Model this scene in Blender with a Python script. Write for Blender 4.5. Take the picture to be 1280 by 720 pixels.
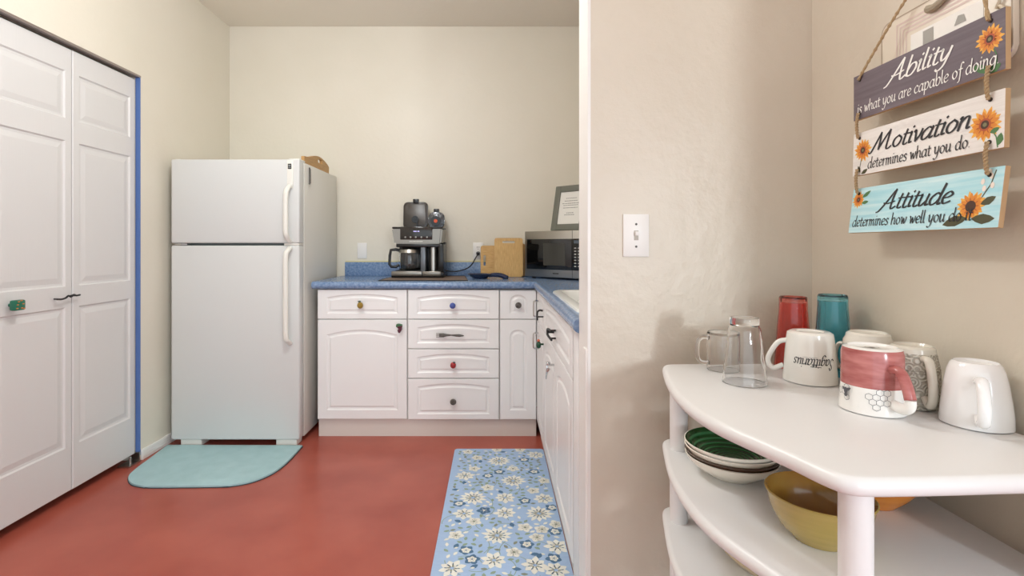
import bpy, bmesh, math, random
from mathutils import Vector, Matrix
for o in list(bpy.data.objects): bpy.data.objects.remove(o)
S = bpy.context.scene; C = S.collection
E = 1.163                      # eye height; photo pixel = (618 + 640*X/Y, 308 - 640*(Z-E)/Y)
# ---------------------------------------------------------------- camera, world, lights
cd = bpy.data.cameras.new('camera'); cam = bpy.data.objects.new('camera', cd); C.objects.link(cam)
cam.location = (0, 0, E); cam.rotation_euler = (math.pi/2, 0, 0)
cd.sensor_width = 36; cd.lens = 18; cd.shift_x = 22/1280; cd.shift_y = -52/1280; cd.clip_start = .02
S.camera = cam
S.view_settings.view_transform = 'Standard'; S.view_settings.look = 'None'
S.view_settings.gamma = 1; S.view_settings.use_curve_mapping = False; S.view_settings.exposure = 0.16
W = bpy.data.worlds.new('world'); S.world = W; W.use_nodes = True
W.node_tree.nodes['Background'].inputs[0].default_value = (.83, .925, 1, 1)
W.node_tree.nodes['Background'].inputs[1].default_value = 1.8
def area(name, loc, target, size, power, col):
    l = bpy.data.lights.new(name, 'AREA'); l.shape = 'RECTANGLE'; l.size, l.size_y = size
    l.energy = power; l.color = col
    o = bpy.data.objects.new(name, l); C.objects.link(o); o.location = loc
    o.rotation_euler = (Vector(target)-Vector(loc)).to_track_quat('-Z', 'Y').to_euler()
    return o
def globe(name, loc, power, col, radius):
    l = bpy.data.lights.new(name, 'POINT'); l.energy = power; l.color = col; l.shadow_soft_size = radius
    o = bpy.data.objects.new(name, l); C.objects.link(o); o.location = loc; return o
globe('kitchen_ceiling_light', (-.75, 1.85, 2.45), 27, (.93, .975, 1), .14)
globe('dining_ceiling_light', (-.55, 1.25, 2.35), 13, (.97, .985, 1), .05)
area('window_daylight', (1.3, -1.8, 1.3), (.4, 1.4, 1.0), (.22, .40), 26, (.86, .94, 1))
# ---------------------------------------------------------------- materials
def lin(c):
    c = c.lstrip('#'); r = [int(c[i:i+2], 16)/255 for i in (0, 2, 4)]
    return tuple((v/12.92 if v <= .04045 else ((v+.055)/1.055)**2.4) for v in r)+(1,)
MATS = {}
def mat(name, col, rough=.5, metal=0, **k):
    if name in MATS: return MATS[name]
    m = bpy.data.materials.new(name); m.use_nodes = True; MATS[name] = m
    nt = m.node_tree; N = nt.nodes; L = nt.links; b = N['Principled BSDF']
    b.inputs['Base Color'].default_value = lin(col); b.inputs['Roughness'].default_value = rough
    b.inputs['Metallic'].default_value = metal
    if 'trans' in k:
        b.inputs['Transmission Weight'].default_value = k['trans']; b.inputs['IOR'].default_value = k.get('ior', 1.45)
    if 'coat' in k: b.inputs['Coat Weight'].default_value = k['coat']; b.inputs['Coat Roughness'].default_value = .08
    if 'alpha' in k: b.inputs['Alpha'].default_value = k['alpha']
    if 'spec' in k: b.inputs['Specular IOR Level'].default_value = k['spec']
    if 'emit' in k: b.inputs['Emission Color'].default_value = lin(col); b.inputs['Emission Strength'].default_value = k['emit']
    tc = N.new('ShaderNodeTexCoord')
    if 'noise' in k:               # (second colour, scale, low, high, detail, (stretch))
        c2, sc, lo, hi, det, st = k['noise']
        mp = N.new('ShaderNodeMapping'); mp.inputs['Scale'].default_value = st
        L.new(tc.outputs['Object'], mp.inputs[0])
        n = N.new('ShaderNodeTexNoise'); n.inputs['Scale'].default_value = sc; n.inputs['Detail'].default_value = det
        L.new(mp.outputs[0], n.inputs['Vector'])
        r = N.new('ShaderNodeValToRGB'); r.color_ramp.elements[0].position = lo; r.color_ramp.elements[1].position = hi
        r.color_ramp.elements[0].color = lin(col); r.color_ramp.elements[1].color = lin(c2)
        L.new(n.outputs['Fac'], r.inputs[0]); L.new(r.outputs[0], b.inputs['Base Color'])
        if 'rnoise' in k:
            mr = N.new('ShaderNodeMapRange'); mr.inputs[3].default_value, mr.inputs[4].default_value = k['rnoise']
            L.new(n.outputs['Fac'], mr.inputs[0]); L.new(mr.outputs[0], b.inputs['Roughness'])
    if 'bump' in k:                # (scale, strength, detail)
        sc, stg, det = k['bump'][:3]
        n = N.new('ShaderNodeTexNoise'); n.inputs['Scale'].default_value = sc; n.inputs['Detail'].default_value = det
        if len(k['bump']) > 3:
            mp = N.new('ShaderNodeMapping'); mp.inputs['Scale'].default_value = k['bump'][3]
            L.new(tc.outputs['Object'], mp.inputs[0]); L.new(mp.outputs[0], n.inputs['Vector'])
        else: L.new(tc.outputs['Object'], n.inputs['Vector'])
        bp = N.new('ShaderNodeBump'); bp.inputs['Strength'].default_value = stg; bp.inputs['Distance'].default_value = .01
        L.new(n.outputs['Fac'], bp.inputs['Height']); L.new(bp.outputs[0], b.inputs['Normal'])
    return m
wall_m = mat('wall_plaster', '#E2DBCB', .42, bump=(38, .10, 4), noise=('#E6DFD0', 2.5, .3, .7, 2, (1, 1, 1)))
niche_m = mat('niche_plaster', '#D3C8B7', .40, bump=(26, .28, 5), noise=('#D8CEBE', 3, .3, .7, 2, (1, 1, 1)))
ceil_m = mat('ceiling_paint', '#EEE8DB', .8, bump=(40, .1, 4))
white_trim = mat('white_trim', '#EDEAE6', .4, bump=(30, .05, 3))
floor_m = mat('stained_concrete', '#A24C3D', .3, noise=('#B7604F', 3.2, .3, .72, 3, (1, 1, 1)), spec=.4)
cab_m = mat('white_thermofoil', '#F0EFEE', .3, bump=(60, .01, 2))
cabin_m = mat('cabinet_carcass', '#D8D4CE', .5)
toe_m = mat('toe_kick_paint', '#D9D0C8', .5)
door_m = mat('door_paint', '#DAD8D6', .42, bump=(6, .05, 3, (20, 20, .8)))
blue_tape = mat('blue_jamb_tape', '#5474B0', .6)
track_m = mat('closet_track', '#A0958F', .35, .6)
dark_gap = mat('dark_gap', '#2A1614', .8)
fridge_m = mat('fridge_enamel', '#D6D7D5', .28, bump=(160, .03, 2))
fridge_side = mat('fridge_side_enamel', '#DEDBD3', .4, bump=(160, .05, 2))
cream_pl = mat('cream_plastic', '#E9E7DF', .4)
grey_pl = mat('grey_gasket', '#808684', .5)
black_pl = mat('black_plastic', '#141414', .25)
blackm = mat('black_matte', '#1D1D1D', .5)
lam_m = mat('blue_laminate', '#6480A8', .22, noise=('#8DA4C3', 70, .35, .7, 6, (1, 1, 1)))
steel = mat('brushed_steel', '#B9B5AE', .3, 1, bump=(8, .05, 2, (1, 1, 60)))
silver = mat('silver_plastic', '#8E8981', .3, .8)
chrome = mat('chrome', '#C9C9C9', .12, 1)
pewter = mat('pewter', '#6F6C68', .38, .85, bump=(240, .5, 2))
brown_pl = mat('smoky_brown_plastic', '#2E2620', .3)
mirror_bk = mat('microwave_glass', '#0C0C0C', .06, coat=.6)
glass = mat('clear_glass', '#FFFFFF', .0, trans=1, ior=1.45)
red_gl = mat('red_acrylic', '#FF9084', .02, trans=.97, ior=1.45)
blue_gl = mat('teal_acrylic', '#92E2F2', .02, trans=.97, ior=1.45)
bamboo = mat('bamboo', '#D2A866', .42, noise=('#B98A48', 14, .35, .75, 3, (1.5, 1, 14)), bump=(20, .02, 2))
bamboo_v = mat('bamboo_upright', '#D6AE6E', .42, noise=('#BE9252', 14, .35, .75, 3, (14, 1, 1.5)), bump=(20, .02, 2))
sink_m = mat('sink_enamel', '#F3F2EE', .15)
shelf_m = mat('white_shelf_paint', '#E5E4E3', .32, bump=(25, .03, 3))
cer_w = mat('white_ceramic', '#F1F0EF', .12, bump=(9, .10, 1))
cer_i = mat('ivory_ceramic', '#EEEAE2', .14)
cer_c = mat('cream_ceramic', '#EAE5DA', .15)
ink = mat('black_ink', '#26262A', .5)
ink_w = mat('white_ink', '#F3F1EC', .5)
jute = mat('jute_rope', '#B59B76', .85, bump=(300, .4, 2))
teal_mat = mat('teal_foam_mat', '#A3C6CA', .6, noise=('#AECFD3', 14, .3, .7, 4, (1, 1, 1)), bump=(60, .15, 3))
mat_edge = mat('mat_underside', '#33454C', .7)
rug_m = mat('blue_rug', '#A6C2E6', .75, noise=('#B0CAEA', 30, .3, .7, 3, (1, 6, 1)), bump=(200, .15, 2))
# ---------------------------------------------------------------- mesh helpers
def finish(bm, name, m, parent=None, smooth=False, loc=None, rot=None, angle=None):
    bmesh.ops.recalc_face_normals(bm, faces=bm.faces[:])
    me = bpy.data.meshes.new(name); bm.to_mesh(me); bm.free()
    for mm in (m if isinstance(m, (list, tuple)) else [m]): me.materials.append(mm)
    if smooth:
        for p in me.polygons: p.use_smooth = True
        me.set_sharp_from_angle(angle=math.radians(angle or 40))
    o = bpy.data.objects.new(name, me); C.objects.link(o)
    if parent: o.parent = parent
    if loc is not None: o.location = loc
    if rot is not None: o.rotation_euler = rot
    return o
def tag(o, label, cat, group=None):
    o['label'] = label; o['category'] = cat
    if group: o['group'] = group
    return o
def struct(o): o['kind'] = 'structure'; return o
def thing(name, label, cat, loc=(0, 0, 0), rotz=0, group=None):
    o = bpy.data.objects.new(name, None); o.empty_display_size = .05; C.objects.link(o)
    o.location = loc; o.rotation_euler = (0, 0, rotz)
    return tag(o, label, cat, group)
def B(bm, x0, x1, y0, y1, z0, z1, bev=0, seg=2, mi=0):
    r = bmesh.ops.create_cube(bm, size=1); vs = r['verts']
    for v in vs: v.co = Vector((x0+(v.co.x+.5)*(x1-x0), y0+(v.co.y+.5)*(y1-y0), z0+(v.co.z+.5)*(z1-z0)))
    fs = set(f for v in vs for f in v.link_faces)
    for f in fs: f.material_index = mi
    if bev:
        es = list(set(e for v in vs for e in v.link_edges))
        bmesh.ops.bevel(bm, geom=es, offset=bev, segments=seg, affect='EDGES', profile=.5)
    return bm
def box(name, m, ex, parent=None, bev=0, seg=2, **k):
    return finish(B(bmesh.new(), *ex, bev=bev, seg=seg), name, m, parent, smooth=bool(bev), **k)
def lathe(prof, n=48, bm=None, flip=None, mi=None, wob=None):
    """prof: list of (r,z); flip: height to turn upside down; closed at r==0"""
    bm = bm or bmesh.new(); rings = []
    for j, (r, z) in enumerate(prof):
        if flip is not None: z = flip-z
        if r < 1e-6: rings.append([bm.verts.new((0, 0, z))])
        else:
            rg = []
            for i in range(n):
                a = 2*math.pi*i/n; rr = r*(wob(a, j) if wob else 1)
                rg.append(bm.verts.new((rr*math.cos(a), rr*math.sin(a), z)))
            rings.append(rg)
    for j in range(len(rings)-1):
        a, b = rings[j], rings[j+1]; k = mi[j] if mi else 0
        for i in range(n):
            i2 = (i+1) % n
            if len(a) == 1 and len(b) == 1: break
            if len(a) == 1: f = bm.faces.new((a[0], b[i], b[i2]))
            elif len(b) == 1: f = bm.faces.new((a[i], b[0], a[i2]))
            else: f = bm.faces.new((a[i], b[i], b[i2], a[i2]))
            f.material_index = k
    return bm
def catmull(pts, sub=6, closed=False):
    P = [Vector(p) for p in pts]; n = len(P); out = []
    if n < 3 and not closed:
        return [P[0].lerp(P[1], i/sub) for i in range(sub+1)]
    for i in range(n if closed else n-1):
        if closed: p0, p1, p2, p3 = P[i-1], P[i], P[(i+1) % n], P[(i+2) % n]
        else:
            p1, p2 = P[i], P[i+1]; p0 = P[i-1] if i else p1*2-p2; p3 = P[i+2] if i+2 < n else p2*2-p1
        for s in range(sub):
            t = s/sub
            out.append(.5*((2*p1)+(p2-p0)*t+(2*p0-5*p1+4*p2-p3)*t*t+(3*p1-p0-3*p2+p3)*t**3))
    if not closed: out.append(P[-1])
    return out
def tube(pts, r, n=10, bm=None, cap=True, flat=1, up=None):
    """r: number or function of t; flat squeezes the section along its second axis"""
    bm = bm or bmesh.new(); P = [Vector(p) for p in pts]; rings = []; prev = None
    for i, p in enumerate(P):
        d = (P[min(i+1, len(P)-1)]-P[max(i-1, 0)]).normalized()
        u = Vector(up) if up else (prev or (Vector((0, 0, 1)) if abs(d.z) < .9 else Vector((1, 0, 0))))
        a = (u-d*u.dot(d))
        if a.length < 1e-5: a = d.orthogonal()
        a.normalize(); b = d.cross(a); prev = a
        rr = r(i/(len(P)-1)) if callable(r) else r
        rings.append([bm.verts.new(p+a*rr*math.cos(2*math.pi*k/n)+b*rr*flat*math.sin(2*math.pi*k/n)) for k in range(n)])
    for j in range(len(rings)-1):
        for k in range(n):
            bm.faces.new((rings[j][k], rings[j][(k+1) % n], rings[j+1][(k+1) % n], rings[j+1][k]))
    if cap: bm.faces.new(rings[0]); bm.faces.new(rings[-1])
    return bm
def prism(pts, z0, z1, bm=None, bev=0, seg=3):
    """vertical extrusion of an (x,y) outline"""
    bm = bm or bmesh.new()
    a = [bm.verts.new((p[0], p[1], z0)) for p in pts]; b = [bm.verts.new((p[0], p[1], z1)) for p in pts]
    f0 = bm.faces.new(a); f1 = bm.faces.new(b); n = len(pts)
    for i in range(n): bm.faces.new((a[i], a[(i+1) % n], b[(i+1) % n], b[i]))
    if bev:
        es = list(f0.edges)+list(f1.edges)
        bmesh.ops.bevel(bm, geom=es, offset=bev, segments=seg, affect='EDGES', profile=.5)
    return bm
def ball(bm, c, r, sc=(1, 1, 1), u=14, v=9, mi=0):
    res = bmesh.ops.create_uvsphere(bm, u_segments=u, v_segments=v, radius=r)
    for w in res['verts']: w.co = Vector((w.co.x*sc[0]+c[0], w.co.y*sc[1]+c[1], w.co.z*sc[2]+c[2]))
    for f in set(f for w in res['verts'] for f in w.link_faces): f.material_index = mi
    return bm
def rrect(x0, x1, y0, y1, r, n=6):
    out = []
    for cx, cy, a0 in ((x1-r, y1-r, 0), (x0+r, y1-r, 90), (x0+r, y0+r, 180), (x1-r, y0+r, 270)):
        for i in range(n+1):
            a = math.radians(a0+90*i/n); out.append((cx+r*math.cos(a), cy+r*math.sin(a)))
    return out
def offset_poly(pts, d):
    n = len(pts); out = []
    for i in range(n):
        p0, p1, p2 = Vector(pts[i-1]), Vector(pts[i]), Vector(pts[(i+1) % n])
        a = (p1-p0).normalized(); b = (p2-p1).normalized()
        na = Vector((-a.y, a.x)); nb = Vector((-b.y, b.x)); m = na+nb
        m = m/max(.3, m.dot(na)) if m.length > 1e-6 else na
        out.append(p1+m*d)
    return out
PROF = [(.008, .005), (.017, .0055), (.026, .0008)]
def panel_front(w, h, t, contours, prof=PROF, bm=None):
    """slab 0..w, front at y=0 facing -y, with routed raised panels (counter-clockwise contours in x,z)"""
    bm = bm or bmesh.new(); e = .003
    ob = [bm.verts.new((x, t, z)) for x, z in ((0, 0), (w, 0), (w, h), (0, h))]
    om = [bm.verts.new((x, e, z)) for x, z in ((0, 0), (w, 0), (w, h), (0, h))]
    of = [bm.verts.new((x, 0, z)) for x, z in ((e, e), (w-e, e), (w-e, h-e), (e, h-e))]
    bm.faces.new(ob)
    for i in range(4):
        j = (i+1) % 4
        bm.faces.new((ob[i], ob[j], om[j], om[i])); bm.faces.new((om[i], om[j], of[j], of[i]))
    edges = [bm.edges.get((of[i], of[(i+1) % 4])) for i in range(4)]
    for c in contours:
        prev = [bm.verts.new((p[0], 0, p[1])) for p in c]; n = len(c)
        edges += [bm.edges.new((prev[i], prev[(i+1) % n])) for i in range(n)]
        for off, dep in prof:
            cur = [bm.verts.new((p[0], dep, p[1])) for p in offset_poly(c, off)]
            for i in range(n): bm.faces.new((prev[i], prev[(i+1) % n], cur[(i+1) % n], cur[i]))
            prev = cur
        bm.faces.new(prev)
    bmesh.ops.triangle_fill(bm, edges=edges, use_beauty=True, use_dissolve=False)
    return bm
def arch_contour(w, h, mx, mb, mt, rise, shoulder=.018, n=12):
    """rectangle with an arched top, shoulders at both sides"""
    x0, x1, z0, z1 = mx, w-mx, mb, h-mt
    if w < .3:
        rr = (x1-x0)/2
        return [(x0, z0), (x1, z0)]+[((x0+x1)/2+rr*math.cos(math.pi*i/n), z1-rr*.8+rr*.8*math.sin(math.pi*i/n)) for i in range(n+1)]
    pts = [(x0, z0), (x1, z0), (x1, z1-rise)]
    a0, a1 = x1-shoulder, x0+shoulder
    for i in range(n+1):
        t = i/n; x = a0+(a1-a0)*t
        pts.append((x, z1-rise+.004+(rise-.004)*(1-(2*t-1)**2)))
    pts.append((x0, z1-rise))
    return pts
# ---- lettering: hand drawn strokes, x-height 1
GL = {
 'a': (1.0, [[(.75,.85),(.45,1.0),(.12,.65),(.1,.2),(.3,0),(.6,.2),(.78,.75)], [(.8,1.0),(.72,.3),(.8,.02),(.98,.12)]]),
 'b': (.92, [[(.15,1.75),(.12,.9),(.12,.05)],[(.12,.5),(.35,.95),(.65,.95),(.78,.55),(.6,.1),(.35,-.02),(.12,.1)]]),
 'c': (.8, [[(.72,.82),(.45,1.0),(.12,.65),(.12,.25),(.35,0),(.7,.15)]]),
 'd': (1.0, [[(.72,.85),(.45,1.0),(.12,.65),(.1,.25),(.3,0),(.6,.15),(.76,.5)],[(.82,1.75),(.76,.8),(.76,.15),(.85,0),(.98,.1)]]),
 'e': (.82, [[(.12,.5),(.5,.55),(.72,.75),(.5,1.0),(.2,.8),(.1,.4),(.3,.02),(.74,.18)]]),
 'f': (.62, [[(.78,1.62),(.55,1.75),(.38,1.4),(.33,.6),(.25,-.4),(.0,-.6)],[(.08,.97),(.65,.97)]]),
 'g': (.97, [[(.75,.85),(.45,1),(.12,.65),(.12,.25),(.35,.05),(.65,.25),(.78,.7)],[(.8,1),(.76,.2),(.65,-.45),(.35,-.65),(.05,-.45)]]),
 'h': (.95, [[(.15,1.75),(.12,.9),(.12,0)],[(.12,.55),(.4,.97),(.65,.9),(.7,.5),(.68,.1),(.9,.08)]]),
 'i': (.45, [[(.08,.9),(.2,1.0),(.17,.4),(.22,.05),(.4,.1)],[(.21,1.38),(.27,1.46)]]),
 'l': (.42, [[(.15,1.75),(.13,.6),(.2,.05),(.4,.1)]]),
 'm': (1.28, [[(.05,.9),(.15,1),(.13,0)],[(.13,.55),(.35,.95),(.55,.9),(.57,.4),(.56,0)],[(.57,.55),(.8,.95),(1.0,.9),(1.02,.4),(1.05,.05),(1.2,.1)]]),
 'n': (.95, [[(.05,.9),(.15,1),(.13,0)],[(.13,.55),(.4,.97),(.63,.9),(.66,.4),(.7,.05),(.88,.1)]]),
 'o': (.92, [[(.45,1),(.15,.75),(.12,.3),(.4,0),(.7,.25),(.75,.7),(.45,1)]]),
 'p': (.92, [[(.05,.9),(.15,1),(.13,.2),(.1,-.65)],[(.13,.5),(.4,.97),(.68,.9),(.75,.5),(.55,.08),(.3,.0),(.13,.12)]]),
 'r': (.64, [[(.05,.9),(.15,1),(.13,0)],[(.13,.55),(.35,.92),(.58,.95)]]),
 's': (.68, [[(.58,.85),(.35,1),(.15,.8),(.3,.55),(.52,.35),(.45,.08),(.2,0),(.05,.12)]]),
 't': (.58, [[(.25,1.35),(.2,.6),(.22,.1),(.4,.0),(.55,.1)],[(.03,.97),(.52,.97)]]),
 'u': (.97, [[(.05,.92),(.15,1),(.13,.4),(.2,.05),(.4,.05),(.65,.4)],[(.7,1),(.67,.3),(.75,.02),(.92,.1)]]),
 'v': (.78, [[(.05,.9),(.15,1),(.35,.05)],[(.35,.05),(.6,.5),(.68,1)]]),
 'w': (1.14, [[(.05,.92),(.15,1),(.3,.05)],[(.3,.05),(.55,.85)],[(.55,.85),(.7,.05)],[(.7,.05),(.95,.5),(1.02,1.0)]]),
 'y': (.9, [[(.05,.92),(.15,1),(.17,.4),(.3,.1),(.5,.2),(.7,.6)],[(.75,1),(.65,.2),(.5,-.4),(.2,-.65),(.0,-.5)]]),
 '.': (.35, [[(.1,.03),(.17,.08)]]), ' ': (.5, []),
 'A': (1.42, [[(-.35,-.25),(-.1,-.1),(.35,.75),(.72,1.6),(.86,1.85)],[(.86,1.85),(.84,1.0),(.92,.15),(1.08,.0),(1.35,.2)],[(.1,.62),(.5,.55),(1.1,.72)]]),
 'M': (1.95, [[(-.3,.0),(-.05,-.02),(.25,.9),(.5,1.75)],[(.5,1.75),(.6,.9),(.64,.15)],[(.64,.15),(1.0,1.1),(1.35,1.8)],[(1.35,1.8),(1.36,.9),(1.4,.15),(1.6,.0),(1.85,.2)]]),
 'S': (1.1, [[(.95,1.45),(.75,1.8),(.38,1.6),(.45,1.2),(.8,.8),(.75,.25),(.35,0),(0,.25)]]),
 'J': (.42, [[(.0,.1),(.25,.9),(.3,1.7),(.18,1.72),(.12,.9),(.2,.08),(.42,.18)]])}
def text_width(s, sp): return sum(GL[c][0]+sp for c in s)
def lettering(bm, s, x, y, xh, pen, mapf, width=None, shear=.12, thin=.35, nib=40, sp=.0, lift=False, mi=0):
    k = xh if width is None else width/text_width(s, sp)     # horizontal unit
    nb = math.radians(nib); cx = 0
    cnt = [0]
    def stroke(pl):
        cnt[0] += 1; zz = (cnt[0]*.00003,) if lift else ()
        L, R = [], []
        for i, p in enumerate(pl):
            d = pl[min(i+1, len(pl)-1)]-pl[max(i-1, 0)]
            d = d.normalized() if d.length > 1e-9 else Vector((1, 0))
            a = math.atan2(d.y, d.x); wd = pen*(thin+(1-thin)*abs(math.sin(a-nb)))/2
            q = Vector((-d.y, d.x))*wd; ext = d*(-pen*.2 if i == 0 else pen*.2 if i == len(pl)-1 else 0)
            L.append(bm.verts.new(mapf(*(p+q+ext), *zz))); R.append(bm.verts.new(mapf(*(p-q+ext), *zz)))
        for i in range(len(L)-1):
            f = bm.faces.new((L[i], R[i], R[i+1], L[i+1])); f.material_index = mi
    for c in s:
        adv, strokes = GL[c]
        for st in strokes:
            stroke(catmull([(x+(cx+px+py*shear)*k, y+py*xh) for px, py in st], 5))
        cx += adv+sp
    return bm
def poly(bm, pts, mapf, mi=0):
    f = bm.faces.new([bm.verts.new(mapf(*p)) for p in pts]); f.material_index = mi
def petal(bm, cx, cy, a, r0, r1, w, mapf, mi=0, tip=.55):
    d = Vector((math.cos(a), math.sin(a))); q = Vector((-d.y, d.x)); c = Vector((cx, cy))
    P = [(r0, -.35), (r0+(r1-r0)*.35, -.9), (r0+(r1-r0)*.65, -.85), (r0+(r1-r0)*.88, -.4), (r1, 0), (r0+(r1-r0)*.88, .4), (r0+(r1-r0)*.65, .85), (r0+(r1-r0)*.35, .9), (r0, .35)]
    poly(bm, [c+d*u+q*v*w for u, v in P], mapf, mi)
def disc(bm, cx, cy, rx, ry, mapf, mi=0, n=18):
    poly(bm, [(cx+rx*math.cos(2*math.pi*i/n), cy+ry*math.sin(2*math.pi*i/n)) for i in range(n)], mapf, mi)
def leaf(bm, cx, cy, a, l, w, mapf, mi=0):
    d = Vector((math.cos(a), math.sin(a))); q = Vector((-d.y, d.x)); c = Vector((cx, cy))
    poly(bm, [c+d*l*u+q*w*v for u, v in ((0, 0), (.2, -.6), (.5, -1), (.8, -.6), (1, 0), (.8, .5), (.5, .8), (.2, .5))], mapf, mi)
def ribbon(bm, pts, w, mapf, mi=0, closed=False):
    P = [Vector(p) for p in pts]; n = len(P); L = []
    for i, p in enumerate(P):
        d = (P[(i+1) % n]-P[i-1]) if closed else (P[min(i+1, n-1)]-P[max(i-1, 0)])
        d.normalize(); q = Vector((-d.y, d.x))*w/2
        L.append((bm.verts.new(mapf(*(p+q))), bm.verts.new(mapf(*(p-q)))))
    for i in range(n if closed else n-1):
        a, b = L[i], L[(i+1) % n]
        f = bm.faces.new((a[0], a[1], b[1], b[0])); f.material_index = mi
# ---------------------------------------------------------------- the setting
XL, XR, YB, ZC = -1.924, .8538, 3.72, 2.76
YN0, YN1, XP = 1.376, 1.513, .2527          # partition wall
struct(box('floor', floor_m, (-2.8, 4, -3, YB+.15, -.1, 0)))
struct(box('ceiling', ceil_m, (-2.8, 4, -3, YB+.15, ZC, ZC+.1)))
struct(box('wall_back', wall_m, (-2.8, XR+.15, YB, YB+.15, 0, ZC)))
OY0, OY1, OZ = 1.127, 2.78, 2.084            # closet opening
bm = bmesh.new()
B(bm, XL-.12, XL, OY1, YB, 0, ZC); B(bm, XL-.12, XL, OY0, OY1, OZ, ZC); B(bm, XL-.12, XL, -3, OY0, 0, ZC)
struct(finish(bm, 'wall_left', wall_m))
bm = bmesh.new(); B(bm, -2.8, -2.7, .9, YB, 0, ZC); B(bm, -2.7, XL-.12, .9, 1.0, 0, ZC); B(bm, -2.7, XL-.12, OY1+.1, OY1+.2, 0, ZC)
struct(finish(bm, 'wall_closet', wall_m))
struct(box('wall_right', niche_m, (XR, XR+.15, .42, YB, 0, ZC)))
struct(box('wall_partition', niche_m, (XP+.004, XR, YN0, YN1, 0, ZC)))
bm = bmesh.new(); B(bm, XP-.002, XP+.006, YN0-.0005, YN1+.002, 0, ZC); B(bm, XP-.007, XP, YN0+.004, YN0+.045, 0, .885, bev=.002)
struct(finish(bm, 'trim_1', white_trim))
bm = bmesh.new()                                # low ribbed skirting on the left wall
B(bm, XL, XL+.012, OY1+.004, YB, 0, .058, bev=.003)
for z in (.018, .032, .046): B(bm, XL+.012, XL+.0135, OY1+.004, YB, z-.003, z+.003)
struct(finish(bm, 'baseboard_left', white_trim))
bm = bmesh.new(); B(bm, XL-.024, XL+.001, OY1-.002, OY1+.003, .03, OZ)
struct(finish(bm, 'trim_2', blue_tape))
bm = bmesh.new()
B(bm, XL-.03, XL+.003, OY0, OY1+.003, OZ-.005, OZ+.005); 
o = struct(finish(bm, 'trim_3', track_m))
# closet bifold doors
def leaf_door(y1, width, z0=.042, z1=2.068):
    """leaf whose far edge is at y1; faces +X"""
    h = z1-z0; w = width
    m = .036
    def R(a, b): return [(m, a-z0), (w-m, a-z0), (w-m, b-z0), (m, b-z0)]
    return panel_front(w, h, .034, [R(.245, .885), R(.98, 1.645), R(1.745, 1.962)],
                       prof=[(.006, .006), (.016, .007), (.04, .002)]), z0
dd = bpy.data.objects.new('door_1', None); C.objects.link(dd); dd.location = (XL-.022, OY1-.006, 0); struct(dd)
dd['label'] = 'white bifold closet door with moulded panels on the left wall'
dd.rotation_euler = (0, 0, math.radians(90))   # local x -> +Y, facing -y -> +X
lw = .411
for i in range(4):
    bmL, z0 = leaf_door(0, lw-.003)
    lf = finish(bmL, 'door_leaf', door_m, dd, loc=(-(i+1)*lw, .002 if i % 2 else 0, z0))
    if i == 1:
        # green square knob and black wavy pull sit on this leaf
        k = bmesh.new(); tube([(0, 0, 0), (0, -.022, 0)], .007, 10, k)
        B(k, -.024, .024, -.045, -.02, -.021, .021, bev=.006)
        kn = finish(k, 'knob', mat('green_knob', '#1F6B52', .3), lf, smooth=True, loc=(.105, 0, .885))
        kn['label'] = 'green square knob with orange spots'
        sp = bmesh.new()
        for (px, pz) in ((-.008, .014), (-.012, .002), (.012, .004), (-.014, -.012), (.006, -.012), (.016, -.015), (.004, .018)):
            ball(sp, (px, -.0448, pz), .0042, (1.3, .4, .6), 8, 6)
        finish(sp, 'knob_spots', mat('orange_spots', '#D07A35', .4), kn, smooth=True)
        w = bmesh.new()
        pts = [(-.062, -.022, -.004), (-.04, -.024, -.006), (-.018, -.024, -.002), (-.004, -.024, .006), (.010, -.024, .000), (.025, -.024, .008), (.04, -.024, .003), (.062, -.022, .004)]
        tube(catmull(pts, 5), lambda t: .0042, 8, w)
        tube([(-.052, 0, -.004), (-.052, -.024, -.005)], .0035, 8, w); tube([(.038, 0, .003), (.038, -.024, .003)], .0035, 8, w)
        p = finish(w, 'door_pull', blackm, lf, smooth=True, loc=(.365, 0, .892)); p['label'] = 'black wavy twig pull'
bm = bmesh.new(); B(bm, XL-.05, XL+.012, OY1-.10, OY1-.012, .001, .009); B(bm, XL-.05, XL+.004, OY1-.012, OY1-.004, .001, .05)
tube([(XL-.01, OY1-.06, .008), (XL-.01, OY1-.06, .044)], .006, 8, bm)
struct(finish(bm, 'trim_4', steel))
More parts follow.
